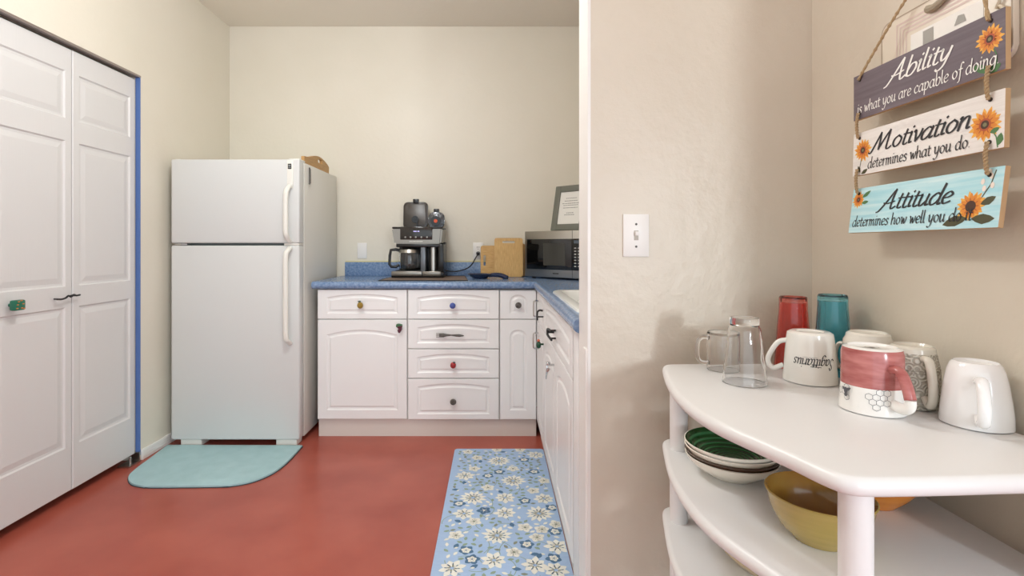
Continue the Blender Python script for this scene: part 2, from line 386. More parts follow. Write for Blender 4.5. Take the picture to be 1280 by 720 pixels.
# ---------------------------------------------------------------- knobs
def knob_on(kind, front, x, z):
    bm = bmesh.new(); tube([(0, 0, 0), (0, -.018, 0)], .005, 8, bm)
    if kind == 'pineapple':
        ball(bm, (0, -.026, -.002), .019, (.95, .75, 1.05))
        o = finish(bm, 'knob', mat('gold_pineapple', '#A98A38', .35, .3, bump=(320, .6, 2)), front, True, (x, 0, z)); o['label'] = 'gold pineapple shaped knob'
        b = bmesh.new()
        for a in (-.9, -.45, 0, .45): tube([(0, -.026, .014), (math.sin(a)*.016-.003, -.028, .018+.010*math.cos(a))], lambda t: .0045*(1-t*.8), 6, b)
        finish(b, 'knob_leaves', mat('dark_green', '#2C4A28', .4), o, True)
    elif kind == 'grapes':
        for (px, pz) in ((-.006, .0), (.006, .001), (0, -.010), (.009, -.010), (-.004, -.019), (.005, -.019), (-.001, -.027), (.011, .004)): ball(bm, (px, -.022, pz), .0075)
        o = finish(bm, 'knob', mat('grape_purple', '#5A1F33', .25), front, True, (x, 0, z)); o['label'] = 'grape bunch knob with green leaves'
        b = bmesh.new(); ball(b, (-.004, -.021, .013), .013, (1.25, .55, .75)); ball(b, (.010, -.022, .012), .009, (1, .6, .9)); ball(b, (-.014, -.021, .006), .008, (1, .6, .8))
        finish(b, 'knob_leaves', mat('leaf_green', '#3E6B48', .4), o, True)
    elif kind == 'blue':
        ball(bm, (0, -.027, 0), .0185, (1, .75, 1)); o = finish(bm, 'knob', mat('cobalt_ceramic', '#4A5FA8', .12), front, True, (x, 0, z)); o['label'] = 'cobalt blue round knob'
    elif kind == 'ladybird':
        ball(bm, (0, -.025, 0), .0185, (.95, .7, 1.05)); o = finish(bm, 'knob', mat('ladybird_red', '#B32A2E', .2), front, True, (x, 0, z)); o['label'] = 'red ladybird knob'
        b = bmesh.new(); ball(b, (.006, -.027, .016), .0085, (1, .8, .7))
        for px, pz in ((-.009, .004), (.008, -.003), (-.004, -.010)): ball(b, (px, -.0365, pz), .003, (1, .6, 1), 8, 6)
        finish(b, 'knob_spots', black_pl, o, True)
    elif kind == 'pewter':
        tube([(0, -.016, 0), (0, -.022, 0), (0, -.027, 0), (0, -.030, 0)], lambda t: (.016, .019, .017, .010)[int(t*3+.5)], 20, bm)
        for i in range(8):
            a = i*math.pi/4; ball(bm, (.0115*math.cos(a), -.029, .0115*math.sin(a)), .0045, (1, .6, 1), 8, 6)
        ball(bm, (0, -.030, 0), .005, (1, .6, 1), 8, 6)
        o = finish(bm, 'knob', pewter, front, True, (x, 0, z)); o['label'] = 'round pewter rosette knob'
    elif kind == 'pepper':
        ball(bm, (0, -.026, -.004), .017, (.95, .8, 1.1)); o = finish(bm, 'knob', mat('dark_green_knob', '#1F4A35', .25), front, True, (x, 0, z)); o['label'] = 'dark green knob with orange top'
        b = bmesh.new(); ball(b, (-.004, -.026, .018), .008); finish(b, 'knob_top', mat('coral', '#D5694C', .4), o, True)
    elif kind == 'fork':
        bm.free(); bm = bmesh.new()
        B(bm, -.074, -.044, -.020, -.016, -.012, .012, bev=.001)
        for q in (-.0105, -.0035, .0035, .0105): B(bm, -.092, -.072, -.020, -.0165, q-.0014, q+.0014)
        tube([(-.05, -.018, 0), (-.03, -.018, .001), (0, -.021, .001), (.03, -.019, -.001), (.05, -.018, -.002), (.076, -.018, -.003)], lambda t: .0085*abs(1-2.2*t)+.003 if t < .45 else (.0028+.006*math.sin((t-.45)/.55*math.pi)), 10, bm, flat=.4, up=(0, 0, 1))
        tube([(-.035, 0, 0), (-.035, -.018, 0)], .003, 8, bm); tube([(.05, 0, -.002), (.05, -.018, -.002)], .003, 8, bm)
        o = finish(bm, 'drawer_pull', pewter, front, True, (x, 0, z)); o['label'] = 'pewter fork shaped drawer pull'
    elif kind == 'horseshoe':
        bm.free(); bm = bmesh.new()
        tube(catmull([(.05, -.022, .016), (0, -.026, .016), (-.032, -.028, .012), (-.040, -.028, 0), (-.032, -.028, -.012), (0, -.026, -.016), (.062, -.022, -.018)], 5), .005, 8, bm)
        tube([(-.03, 0, 0), (-.034, -.028, 0)], .006, 8, bm); tube([(.03, 0, .016), (.03, -.023, .016)], .004, 8, bm); tube([(.03, 0, -.017), (.03, -.023, -.017)], .004, 8, bm)
        o = finish(bm, 'drawer_pull', blackm, front, True, (x, 0, z)); o['label'] = 'black horseshoe shaped pull'
    elif kind == 'twig':
        bm.free(); bm = bmesh.new()
        tube(catmull([(.012, -.02, .03), (.004, -.03, .02), (.006, -.03, .0), (-.01, -.032, -.02), (-.045, -.030, -.036)], 5), lambda t: .006-.003*t, 8, bm)
        tube(catmull([(.012, -.022, .005), (.004, -.03, -.012), (-.012, -.032, -.034), (-.036, -.030, -.05)], 5), lambda t: .0055-.002*t, 8, bm)
        tube([(.006, 0, .02), (.006, -.03, .02)], .005, 8, bm)
        ball(bm, (.01, -.028, .026), .010, (1, .6, 1))
        o = finish(bm, 'door_pull', chrome, front, True, (x, 0, z)); o['label'] = 'silver twin leaf pull'
    elif kind == 'bar':
        bm.free(); bm = bmesh.new()
        tube(catmull([(0, 0, .045), (0, -.024, .044), (0, -.03, .03), (0, -.03, -.03), (0, -.024, -.044), (0, 0, -.045)], 5), .0045, 8, bm)
        o = finish(bm, 'door_pull', chrome, front, True, (x, 0, z)); o['label'] = 'slim chrome bow pull'
    elif kind == 'hook':
        bm.free(); bm = bmesh.new()
        tube(catmull([(0, 0, .02), (0, -.018, .022), (.004, -.03, .01), (.004, -.03, -.03)], 5), .005, 8, bm)
        tube([(.004, -.03, -.008), (.035, -.026, -.008)], .004, 8, bm); tube([(.03, 0, -.008), (.03, -.026, -.008)], .004, 8, bm)
        o = finish(bm, 'drawer_pull', blackm, front, True, (x, 0, z)); o['label'] = 'small dark branching pull'
    return o
# ---------------------------------------------------------------- base cabinets
def cabinet(label, loc, rotz, w, fronts, body_top=.9, depth=.585, toe=True):
    """fronts: (name, x0, x1, z0, z1, arch?, [(knob kind, x fraction, z fraction)])"""
    t = thing('base_cabinet', label, 'cabinet', loc, rotz)
    box('carcass', cabin_m, (.001, w-.001, .0205, depth, .108, body_top), t)
    if toe: box('toe_kick', toe_m, (0, w, .024, .044, 0, .108), t)
    for nm, x0, x1, z0, z1, kn in fronts:
        fw, fh = x1-x0, z1-z0
        if fw < .2 or fh < .02:
            rise = .03
        else: rise = .02 if fh < .3 else .03
        if fh > .3:
            mx = .055 if fw > .3 else .058; c = arch_contour(fw, fh, mx, .055, .06, rise if fw > .3 else .035, .012 if fw < .3 else .018)
        else:
            mx = .055 if fw > .3 else .058; c = arch_contour(fw, fh, mx, .032, .026, .022 if fw > .3 else .035, .008 if fw < .3 else .018)
        f = finish(panel_front(fw, fh, .02, [c]), nm, cab_m, t, loc=(x0, 0, z0))
        for kind, fx, fz in kn: knob_on(kind, f, fx*fw, fz*fh)
    return t
YF = 3.115
cabinet('white base cabinet beside the fridge with one drawer over an arched door', (-1.076, YF, 0), 0, .5505,
        [('drawer_front', 0, .543, .7215, .900, [('pineapple', .49, .49)]), ('cabinet_door', 0, .543, .112, .7165, [('grapes', .925, .93)])])
cabinet('white base cabinet with four stacked drawers below the coffee maker', (-.5255, YF, 0), 0, .5595,
        [('drawer_front', 0, .5525, .7215, .899, [('blue', .495, .47)]), ('drawer_front', 0, .5525, .5415, .7165, [('fork', .48, .48)]),
         ('drawer_front', 0, .5525, .361, .5365, [('ladybird', .5, .48)]), ('drawer_front', 0, .5525, .1095, .356, [('pewter', .5, .46)])])
cabinet('narrow white base cabinet in the inner corner below the cutting boards', (.034, YF, 0), 0, .222,
        [('drawer_front', 0, .222, .7215, .896, [('pewter', .5, .49)]), ('cabinet_door', 0, .222, .1095, .7165, [])])
XF = .258
R90 = -math.pi/2
cabinet('white base cabinet of the sink run nearest the inner corner', (XF, 3.112, 0), R90, .452,
        [('drawer_front', .001, .449, .7215, .893, [('bar', .30, .46), ('hook', .86, .46)]), ('cabinet_door', .001, .449, .1095, .7165, [('bar', .25, .825), ('pepper', .95, .89)])])
cabinet('wide white sink cabinet with two doors under the sink', (XF, 2.66, 0), R90, .96,
        [('drawer_front', 0, .957, .7215, .893, [('horseshoe', .5, .42)]), ('cabinet_door', 0, .477, .1095, .7165, [('twig', .93, .86)]),
         ('cabinet_door', .48, .957, .1095, .7165, [])], body_top=.70)
t = thing('cabinet_filler', 'plain white filler panel closing the sink run beside the partition wall', 'panel', (XF, 1.697, 0), R90)
box('panel', cab_m, (0, .095, .004, .024, 0, .90), t, bev=.002); box('side_panel', cab_m, (.095, .180, .010, .40, 0, .905), t, bev=.002)
# ---------------------------------------------------------------- countertop and sink
ZT, TH = .9495, .0445
ct = thing('countertop', 'blue speckled laminate countertop with rounded nose running round the corner', 'countertop', (0, 0, ZT-TH))
XNc, YNc, rn = .233+TH/2, 3.09+TH/2, TH/2
SX0, SX1, SY0, SY1 = .268, .79, 1.62, 2.41
bm = bmesh.new()
B(bm, -1.106, XR-.002, YNc, YB-.002, 0, TH); 
B(bm, XNc, SX0+.02, YN1+.003, YNc, 0, TH); B(bm, SX1-.02, XR-.002, YN1+.003, YNc, 0, TH)
B(bm, SX0+.02, SX1-.02, SY1-.02, YNc, 0, TH); B(bm, SX0+.02, SX1-.02, YN1+.003, SY0+.02, 0, TH)
rings = []
for (px, py, dx, dy) in ((-1.106, YNc, 0, -1), (XNc, YNc, -1, -1), (XNc, YN1+.003, -1, 0)):
    rings.append([bm.verts.new((px+dx*rn*math.cos(a), py+dy*rn*math.cos(a), rn+rn*math.sin(a))) for a in [math.pi*(i/12-.5) for i in range(13)]])
for j in range(2):
    for i in range(12): bm.faces.new((rings[j][i], rings[j][i+1], rings[j+1][i+1], rings[j+1][i]))
bm.faces.new(rings[0]); bm.faces.new(rings[2])
finish(bm, 'worktop', lam_m, ct, True)
bm = bmesh.new(); B(bm, -1.081, XR-.022, YB-.021, YB-.001, TH, TH+.1, bev=.003); B(bm, XR-.021, XR-.001, YN1+.004, YB-.001, TH, TH+.1, bev=.003)
finish(bm, 'backsplash', lam_m, ct, True)
bm = bmesh.new(); B(bm, -1.081, XR-.002, YB-.006, YB-.0005, TH+.1, TH+.109); finish(bm, 'caulk', mat('old_caulk', '#D9CF9F', .6), ct)
snk = thing('sink', 'white enamel drop-in kitchen sink with rounded corners set in the blue counter', 'sink', (0, 0, ZT))
bm = bmesh.new()
def loop(pts, z): return [bm.verts.new((p[0], p[1], z)) for p in pts]
L0 = loop(rrect(SX0, SX1, SY0, SY1, .06), .000); L1 = loop(rrect(SX0+.002, SX1-.002, SY0+.002, SY1-.002, .06), .007); L2 = loop(rrect(SX0+.012, SX1-.012, SY0+.012, SY1-.012, .055), .011)
L3 = loop(rrect(SX0+.035, SX1-.10, SY0+.035, SY1-.035, .06), .010); L4 = loop(rrect(SX0+.042, SX1-.107, SY0+.042, SY1-.042, .06), .0); L5 = loop(rrect(SX0+.06, SX1-.125, SY0+.06, SY1-.06, .06), -.16)
for a, b in ((L0, L1), (L1, L2), (L2, L3), (L3, L4), (L4, L5)):
    for i in range(len(a)): bm.faces.new((a[i], a[(i+1) % len(a)], b[(i+1) % len(b)], b[i]))
bm.faces.new(L5)
finish(bm, 'basin', sink_m, snk, True)
bm = bmesh.new(); B(bm, SX0+.06, SX1-.125, 2.0, 2.03, -.13, .004, bev=.008); finish(bm, 'basin_divider', sink_m, snk, True)
bm = bmesh.new(); fx, fy = SX1-.05, 2.015
tube([(fx, fy, .008), (fx, fy, .06)], .022, 14, bm); tube(catmull([(fx, fy, .06), (fx-.02, fy, .13), (fx-.10, fy, .17), (fx-.2, fy, .14)], 6), .011, 10, bm)
finish(bm, 'faucet', chrome, snk, True)
# ---------------------------------------------------------------- refrigerator
FX0, FX1 = -1.877, -1.132
fr = thing('refrigerator', 'white top-freezer refrigerator standing beside the counter', 'refrigerator', (FX0, 2.97, 0))
fw = FX1-FX0
box('cabinet_body', fridge_side, (.004, fw-.002, .085, .71, .03, 1.664), fr, bev=.006)
box('gasket', grey_pl, (.012, fw-.012, .07, .09, .045, 1.655), fr)
fd = box('freezer_door', fridge_m, (0, fw, 0, .072, 1.182, 1.669), fr, bev=.009, seg=3)
ld = box('fridge_door', fridge_m, (0, fw, 0, .072, .040, 1.168), fr, bev=.009, seg=3)
def fr_handle(par, z0, z1, ends):
    x = fw-.052; bm = bmesh.new()
    pts = [(x, -.004, z0), (x-.004, -.03, z0+.02), (x-.008, -.046, z0+.055), (x-.008, -.048, (z0+z1)/2), (x-.008, -.046, z1-.055), (x-.004, -.03, z1-.02), (x, -.004, z1)]
    tube(catmull(pts, 6), .015, 12, bm, flat=.75, up=(1, 0, 0))
    finish(bm, 'handle', cream_pl, par, True)
fr_handle(fd, 1.19, 1.515, 1); fr_handle(ld, .60, 1.155, 1)
box('handle_trim', cream_pl, (fw-.070, fw-.034, -.004, .002, 1.50, 1.664), fd, bev=.002)
box('badge', black_pl, (fw-.064, fw-.044, -.006, -.003, 1.612, 1.642), fd)
bm = bmesh.new()
for z in (1.620, 1.628, 1.634): B(bm, fw-.061, fw-.047, -.0065, -.0058, z-.0015, z+.0015)
finish(bm, 'badge_lettering', mat('badge_silver', '#B8BCBC', .3, .7), fd)
box('door_hinge', cream_pl, (fw-.09, fw-.004, .004, .08, 1.1685, 1.1815), fr, bev=.002)
box('door_hinge', chrome, (.015, .09, .006, .05, 1.170, 1.180), fr, bev=.002)
box('top_hinge', cream_pl, (fw-.07, fw-.006, .02, .11, 1.665, 1.676), fr, bev=.003)
box('top_hinge', cream_pl, (.012, .04, .02, .09, 1.665, 1.674), fr, bev=.003)
for x in (.05, fw-.14): box('foot_bracket', cream_pl, (x, x+.12, .012, .10, 0, .041), fr, bev=.004)
box('kick_grille', black_pl, (.06, fw-.06, .12, .13, .005, .038), fr)
# magnetic clip on the fridge's side
bm = bmesh.new(); tube([(0, 0, 0), (0, 0, .085)], .006, 8, bm); tube([(0, 0, .085), (.002, -.012, .092), (.004, -.02, .09)], .004, 8, bm); tube([(0, 0, 0), (.002, -.012, -.006), (.004, -.02, -.004)], .004, 8, bm)
tag(finish(bm, 'magnetic_hook', pewter, None, True, (FX1+.006, 3.125, 1.548)), 'dark metal hook on the side of the refrigerator', 'hook')
# round-backed wooden board on top of the fridge
bm = bmesh.new(); out = [(-.24, 0), (.22, 0), (.222, .045)]
for i in range(11):
    t_ = i/10; out.append((.20-.36*t_, .045+.042*math.sin(math.pi*(t_*.85+.1))))
out.append((-.24, .045))
hole = rrect(.0, .085, .045, .074, .010, 3)[::-1]
def plate_with_hole(outer, holes, th):
    bm = bmesh.new(); sides = []
    for y in (0, th):
        ed = []
        loops = []
        for c in [outer]+holes:
            vs = [bm.verts.new((p[0], y, p[1])) for p in c]; loops.append(vs)
            ed += [bm.edges.new((vs[i], vs[(i+1) % len(vs)])) for i in range(len(vs))]
        bmesh.ops.triangle_fill(bm, edges=ed, use_beauty=True); sides.append(loops)
    for a, b in zip(*sides):
        for i in range(len(a)): bm.faces.new((a[i], a[(i+1) % len(a)], b[(i+1) % len(a)], b[i]))
    return bm
bm.free()
wb = finish(plate_with_hole(out, [hole], .02), 'wooden_tray_board', mat('brown_wood', '#C59A5E', .5, noise=('#AE8450', 12, .3, .7, 3, (1, 1, 12))), None, False, (FX1-.02, 3.345, 1.666), (0, 0, math.radians(90)))
tag(wb, 'brown wooden board with a hand hole standing on top of the refrigerator', 'board')
# ---------------------------------------------------------------- wall plates
def plate(name, label, cat, loc, rotz, w, h, kind):
    t = thing(name, label, cat, loc, rotz)
    box('plate', white_trim, (-w/2, w/2, -.006, 0, -h/2, h/2), t, bev=.002)
    for z in ((.030, -.030) if kind != 'outlet' else (0,)):
        bm = bmesh.new(); tube([(0, -.0055, z), (0, -.0068, z)], .0032 if kind == 'switch' else .0022, 8, bm)
        finish(bm, 'screw', pewter if kind == 'switch' else white_trim, t)
    if kind == 'switch':
        box('switch_slot', mat('slot_grey', '#B9B0A4', .5), (-.006, .006, -.0066, -.005, -.013, .013), t)
        box('toggle', white_trim, (-.0045, .0045, -.018, -.005, -.001, .010), t, bev=.0015)
    if kind == 'outlet':
        for z in (.020, -.020):
            f = bmesh.new(); tube([(0, -.005, z), (0, -.0078, z)], .0165, 20, f); r_ = finish(f, 'receptacle', white_trim, t)
            s_ = bmesh.new(); B(s_, -.008, -.005, -.0082, -.0075, z+.001, z+.009); B(s_, .005, .008, -.0082, -.0075, z+.001, z+.009); B(s_, -.002, .002, -.0082, -.0075, z-.010, z-.006)
            finish(s_, 'slots', blackm, r_)
    return t
plate('light_switch', 'white toggle light switch on the partition wall', 'light switch', (.3793, YN0-.0005, 1.1925), 0, .0695, .1145, 'switch')
plate('blank_wall_plate', 'blank white wall plate above the backsplash left of the coffee maker', 'wall plate', (-.960, YB-.0005, 1.132), 0, .069, .114, 'blank')
plate('wall_outlet', 'white electrical outlet behind the small cutting board', 'outlet', (-.118, YB-.0005, 1.132), 0, .075, .118, 'outlet')
# ---------------------------------------------------------------- coffee maker
CX0, CY = -.692, 3.42
s = 187.0
def cx(px): return (px-618)/s-CX0
cm = thing('coffee_maker', 'black and silver two-way coffee maker with both lids raised', 'coffee maker', (CX0, CY, ZT+.0032))
box('base', black_pl, (cx(489), cx(555), 0, .25, 0, .040), cm, bev=.006)
box('base_trim', silver, (cx(489.2), cx(527.3), -.004, .01, .013, .044), cm, bev=.005); box('base_trim', silver, (cx(528.2), cx(551), -.004, .01, .013, .044), cm, bev=.005)
box('warming_plate', blackm, (cx(494), cx(526), .01, .15, .040, .049), cm, bev=.004)
box('rear_column', black_pl, (cx(494), cx(554), .15, .25, .04, .24), cm, bev=.004)
box('divider_column', mat('grey_column', '#6C7076', .25, .4), (cx(525.5), cx(531.5), .01, .2, .04, .22), cm, bev=.004)
box('side_column', black_pl, (cx(548), cx(554.5), .005, .2, .04, .225), cm, bev=.004)
bm = bmesh.new(); tube([(cx(540), .09, .04), (cx(540), .09, .215)], .034, 24, bm); finish(bm, 'travel_cup_holder', steel, cm, True)
bm = bmesh.new()
prf = [(cx(493), .222), (cx(551), .222), (cx(553.3), .335), (cx(489.3), .335)]
a = [bm.verts.new((x, -.004, z)) for x, z in prf]; b = [bm.verts.new((x, .25, z)) for x, z in prf]
bm.faces.new(a); bm.faces.new(b)
for i in range(4): bm.faces.new((a[i], a[(i+1) % 4], b[(i+1) % 4], b[i]))
bmesh.ops.bevel(bm, geom=bm.edges[:], offset=.012, segments=4, affect='EDGES')
finish(bm, 'housing', silver, cm, True)
box('housing_skirt', black_pl, (cx(495), cx(549.5), .004, .24, .205, .228), cm, bev=.005)
box('top_rim', black_pl, (cx(490), cx(553), .0, .245, .328, .341), cm, bev=.005)
pnl = box('control_panel', mat('panel_black', '#2A2622', .12), (cx(500.2), cx(540.8), -.0075, .01, .254, .342), cm, bev=.006)
bm = bmesh.new(); B(bm, cx(517), cx(521), -.0085, -.007, .308, .314); B(bm, cx(522), cx(524.5), -.0085, -.007, .308, .314)
finish(bm, 'clock_digits', mat('lcd_violet', '#B9B0E8', .4, emit=.6), pnl)
for x in (507, 513.5, 520, 527, 534):
    bm = bmesh.new(); tube([(cx(x), -.0072, .272), (cx(x), -.0095, .272)], .006, 10, bm); finish(bm, 'button', silver, pnl)
bm = bmesh.new(); 
for i in range(13): B(bm, cx(512+i*1.3), cx(512.8+i*1.3), -.0052, -.0035, .240, .246)
finish(bm, 'brand_lettering', mat('pale_print', '#D8D4CC', .4), cm)
lid = thing  # big raised lid
bm = bmesh.new(); out = [(p[0], p[1]) for p in rrect(cx(498), cx(530), .335, .524, .028, 5)]
pm = prism(out, 0, .022, bev=.006)
for v in pm.verts: v.co = Vector((v.co.x, .20-v.co.z+(v.co.y-.335)*.12, v.co.y))
ld_ = finish(pm, 'reservoir_lid', brown_pl, cm, True)
out = rrect(cx(500.5), cx(527.5), .352, .508, .022, 5); pm = prism(out, 0, .004, bev=.001)
for v in pm.verts: v.co = Vector((v.co.x, .1785-v.co.z+(v.co.y-.335)*.12, v.co.y))
finish(pm, 'lid_recess', mat('smoky_inner', '#3C332B', .28), ld_, True)
box('lid_tab', black_pl, (cx(510.5), cx(518), .190, .225, .515, .545), ld_, bev=.003)
bm = bmesh.new(); tube([(cx(514), .20, .400), (cx(514), .165, .400)], .024, 18, bm); finish(bm, 'shower_head', black_pl, ld_, True)
bm = bmesh.new(); tube([(cx(514), .166, .400), (cx(514), .160, .400)], .009, 12, bm); B(bm, cx(514)+.01, cx(514)+.018, .162, .17, .335, .40); finish(bm, 'water_spout', black_pl, ld_, True)
out = rrect(cx(531), cx(552.5), .335, .452, .04, 6); pm = prism(out, 0, .03, bev=.006)
for v in pm.verts: v.co = Vector((v.co.x, .20-v.co.z+(v.co.y-.335)*.1, v.co.y))
pl_ = finish(pm, 'pod_lid', mat('glossy_grey', '#5A5C60', .12, .6, bump=(35, .5, 2)), cm, True)
box('lid_tab', black_pl, (cx(538), cx(545), .185, .215, .445, .475), pl_, bev=.003)
bm = bmesh.new(); tube([(cx(541.3), .18, .388), (cx(541.3), .155, .388)], .036, 24, bm); finish(bm, 'pod_ring', black_pl, pl_, True)
bm = bmesh.new(); tube([(cx(541.3), .156, .388), (cx(541.3), .150, .388)], .013, 16, bm); finish(bm, 'pod_seal', mat('orange_seal', '#E0582A', .4), pl_, True)
# carafe standing on its plate
cf = thing('coffee_carafe', 'glass coffee carafe with black handle standing on the coffee maker plate', 'carafe', (CX0+cx(510), CY+.083, ZT+.0525))
bm = lathe([(0, .001), (.060, .0), (.072, .010), (.078, .05), (.074, .11), (.066, .138), (.063, .138), (.071, .108), (.075, .05), (.069, .012), (.058, .003), (0, .003)], 32)
finish(bm, 'glass_body', glass, cf, True)
bm = lathe([(.0735, .118), (.075, .118), (.068, .140), (.0665, .140)], 32); finish(bm, 'rim_band', steel, cf, True)
bm = lathe([(0, .146), (.05, .146), (.066, .139), (.066, .1385), (0, .1385)], 28); finish(bm, 'lid', black_pl, cf, True)
bm = bmesh.new(); tube([(-.065, 0, .132), (-.095, -.01, .140), (-.128, -.012, .136), (-.135, -.012, .10), (-.138, -.012, .04), (-.125, -.012, .022), (-.095, -.01, .022), (-.074, 0, .035)], .010, 10, bm, flat=.8)
finish(bm, 'handle', black_pl, cf, True)
# mat in front of the coffee maker
bm = prism([(-.715, 3.165), (-.165, 3.165), (-.21, 3.655), (-.705, 3.655)], 0, .003)
t = thing('counter_mat', 'thin brown drying mat under the coffee maker', 'mat', (0, 0, ZT)); finish(bm, 'mat_sheet', mat('brown_mat', '#7D6A5E', .6), t)
bm = bmesh.new()
P_ = [(-.715, 3.165), (-.165, 3.165), (-.21, 3.655), (-.705, 3.655)]
for i in range(4): tube([(P_[i][0], P_[i][1], .0025), (P_[(i+1) % 4][0], P_[(i+1) % 4][1], .0025)], .003, 6, bm)
finish(bm, 'binding', blackm, t)
# power cord with plug
t = thing('power_cord', 'black power cord looping from the coffee maker to the wall outlet', 'cord', (-.118, YB-.008, 1.112))
bm = bmesh.new()
pts = [(0, -.03, .0), (-.01, -.035, -.02), (-.05, -.045, -.085), (-.10, -.06, -.115), (-.18, -.075, -.128), (-.27, -.09, -.105), (-.33, -.11, -.075), (-.42, -.14, -.07)]
tube(catmull(pts, 6), .0042, 8, bm); finish(bm, 'cable', black_pl, t, True)
bm = bmesh.new(); tube([(0, -.001, 0), (0, -.02, 0), (0, -.034, -.002)], lambda u: .016-.006*u, 14, bm); finish(bm, 'plug', black_pl, t, True)
# spoon rest
t = thing('spoon_rest', 'dark blue glazed spoon rest lying on the counter beside the mat', 'spoon rest', (-.096, 3.40, ZT+.0005), math.radians(-15))
navy = mat('navy_glaze', '#1E2B4A', .15)
bm = lathe([(0, .0), (.045, .0), (.062, .012), (.085, .03), (.081, .032), (.06, .018), (0, .008)], 28)
for v in bm.verts: v.co.y *= .8
finish(bm, 'dish', navy, t, True)
bm = bmesh.new(); tube(catmull([(.06, 0, .020), (.10, 0, .026), (.15, -.01, .022), (.19, -.02, .006)], 5), lambda u: .012+.006*u, 10, bm, flat=1.0); finish(bm, 'handle', navy, t, True)
# ---------------------------------------------------------------- cutting boards
def board(label, loc, w, h, m, holes, lean, th=.018):
    o = finish(plate_with_hole(rrect(0, w, 0, h, .016, 4), holes, th), 'cutting_board', m, None, False, loc, (math.radians(-lean), 0, 0))
    return tag(o, label, 'cutting board', 'bamboo cutting boards against the backsplash')
board('small bamboo cutting board with a hand slot at its left side', (-.097, 3.600, ZT+.002), .30, .218, bamboo, [rrect(.020, .036, .075, .150, .0075, 4)[::-1]], 5)
board('tall bamboo cutting board with a slot at its top, front of the group', (.0, 3.558, ZT+.002), .199, .272, bamboo_v, [rrect(.055, .143, .235, .252, .008, 4)[::-1]], 6)
board('bamboo cutting board mostly hidden behind the tall board', (.03, 3.630, ZT+.002), .19, .232, bamboo_v, [], 4)
# ---------------------------------------------------------------- microwave (45 degrees in the corner)
ang = math.atan2(3.184-3.486, .532-.212)
mw = thing('microwave_oven', 'stainless steel microwave oven set diagonally in the counter corner', 'microwave', (.212, 3.486, ZT), ang)
MW, MD, MH = .50, .345, .303
box('casing', steel, (0, MW, .012, MD, .012, .012+MH), mw, bev=.004)
box('front_frame', steel, (-.001, MW+.001, -.006, .014, .012, .012+MH), mw, bev=.003)
dr = box('door_window', mirror_bk, (.018, .385, -.010, -.004, .062, .262), mw, bev=.002)
box('inner_window', mat('window_mesh', '#3A3832', .12, coat=.4), (.16, .335, -.0108, -.0095, .090, .235), dr)
pn = box('control_panel', mirror_bk, (.389, MW-.012, -.010, -.004, .062, .262), mw, bev=.002)
bm = bmesh.new()
for r_ in range(7):
    for c_ in range(3):
        x = .405+c_*.028; z = .085+r_*.019; B(bm, x, x+.014, -.0112, -.0098, z, z+.007)
finish(bm, 'button_print', mat('pale_print2', '#BDBDB8', .4), pn)
box('display', mat('display', '#56606A', .2), (.402, .475, -.0112, -.0098, .232, .252), pn)
bm = bmesh.new()
for i in range(6): B(bm, .235+i*.008, .241+i*.008, -.0072, -.0058, .034, .042)
finish(bm, 'brand_lettering', mat('dark_print', '#4A4640', .4), mw)
bm = bmesh.new(); B(bm, .386, .388, -.0075, -.005, .014, .313); finish(bm, 'door_gap', blackm, mw)
for x, y in ((.05, .03), (MW-.05, .03), (.05, MD-.05), (MW-.05, MD-.05)):
    bm = bmesh.new(); tube([(x, y, 0), (x, y, .013)], .014, 12, bm); finish(bm, 'foot', blackm, mw)
# picture frame on top of the microwave
pf = thing('picture_frame', 'grey framed printed verse leaning on top of the microwave', 'picture frame', (.212, 3.486, ZT+.012+MH+.001), ang)
tilt = math.radians(12); fx0, FW, FH = .165, .26, .305
def fmap(x, y, z): return Vector((fx0+x, .06+z*math.sin(tilt)+y*math.cos(tilt), z*math.cos(tilt)-y*math.sin(tilt)+.004))
def fbox(bm, *ex, **k):
    n0 = len(bm.verts); B(bm, *ex, **k); bm.verts.ensure_lookup_table()
def mapall(bm):
    for v in bm.verts: v.co = fmap(*v.co)
    return bm
bm = bmesh.new(); b_ = .042
B(bm, 0, b_, 0, .02, 0, FH, bev=.003); B(bm, FW-b_, FW, 0, .02, 0, FH, bev=.003); B(bm, b_, FW-b_, 0, .02, 0, b_, bev=.003); B(bm, b_, FW-b_, 0, .02, FH-b_, FH, bev=.003)
finish(mapall(bm), 'frame', mat('grey_frame', '#6E6F64', .45), pf, True)
bm = bmesh.new(); B(bm, b_-.004, FW-b_+.004, .010, .016, b_-.004, FH-b_+.004); finish(mapall(bm), 'paper', mat('paper', '#E9E6DE', .6), pf)
bm = bmesh.new()
rnd = random.Random(3)
for z, w_ in ((.218, .08), (.200, .10), (.183, .13), (.170, .11), (.153, .11), (.118, .05), (.105, .08)):
    x = FW/2-w_/2
    while x < FW/2+w_/2:
        d = rnd.uniform(.006, .016); B(bm, x, x+d, .0094, .0101, z-.002, z+.002); x += d+.003
finish(mapall(bm), 'verse_print', mat('grey_print', '#86827C', .6), pf)
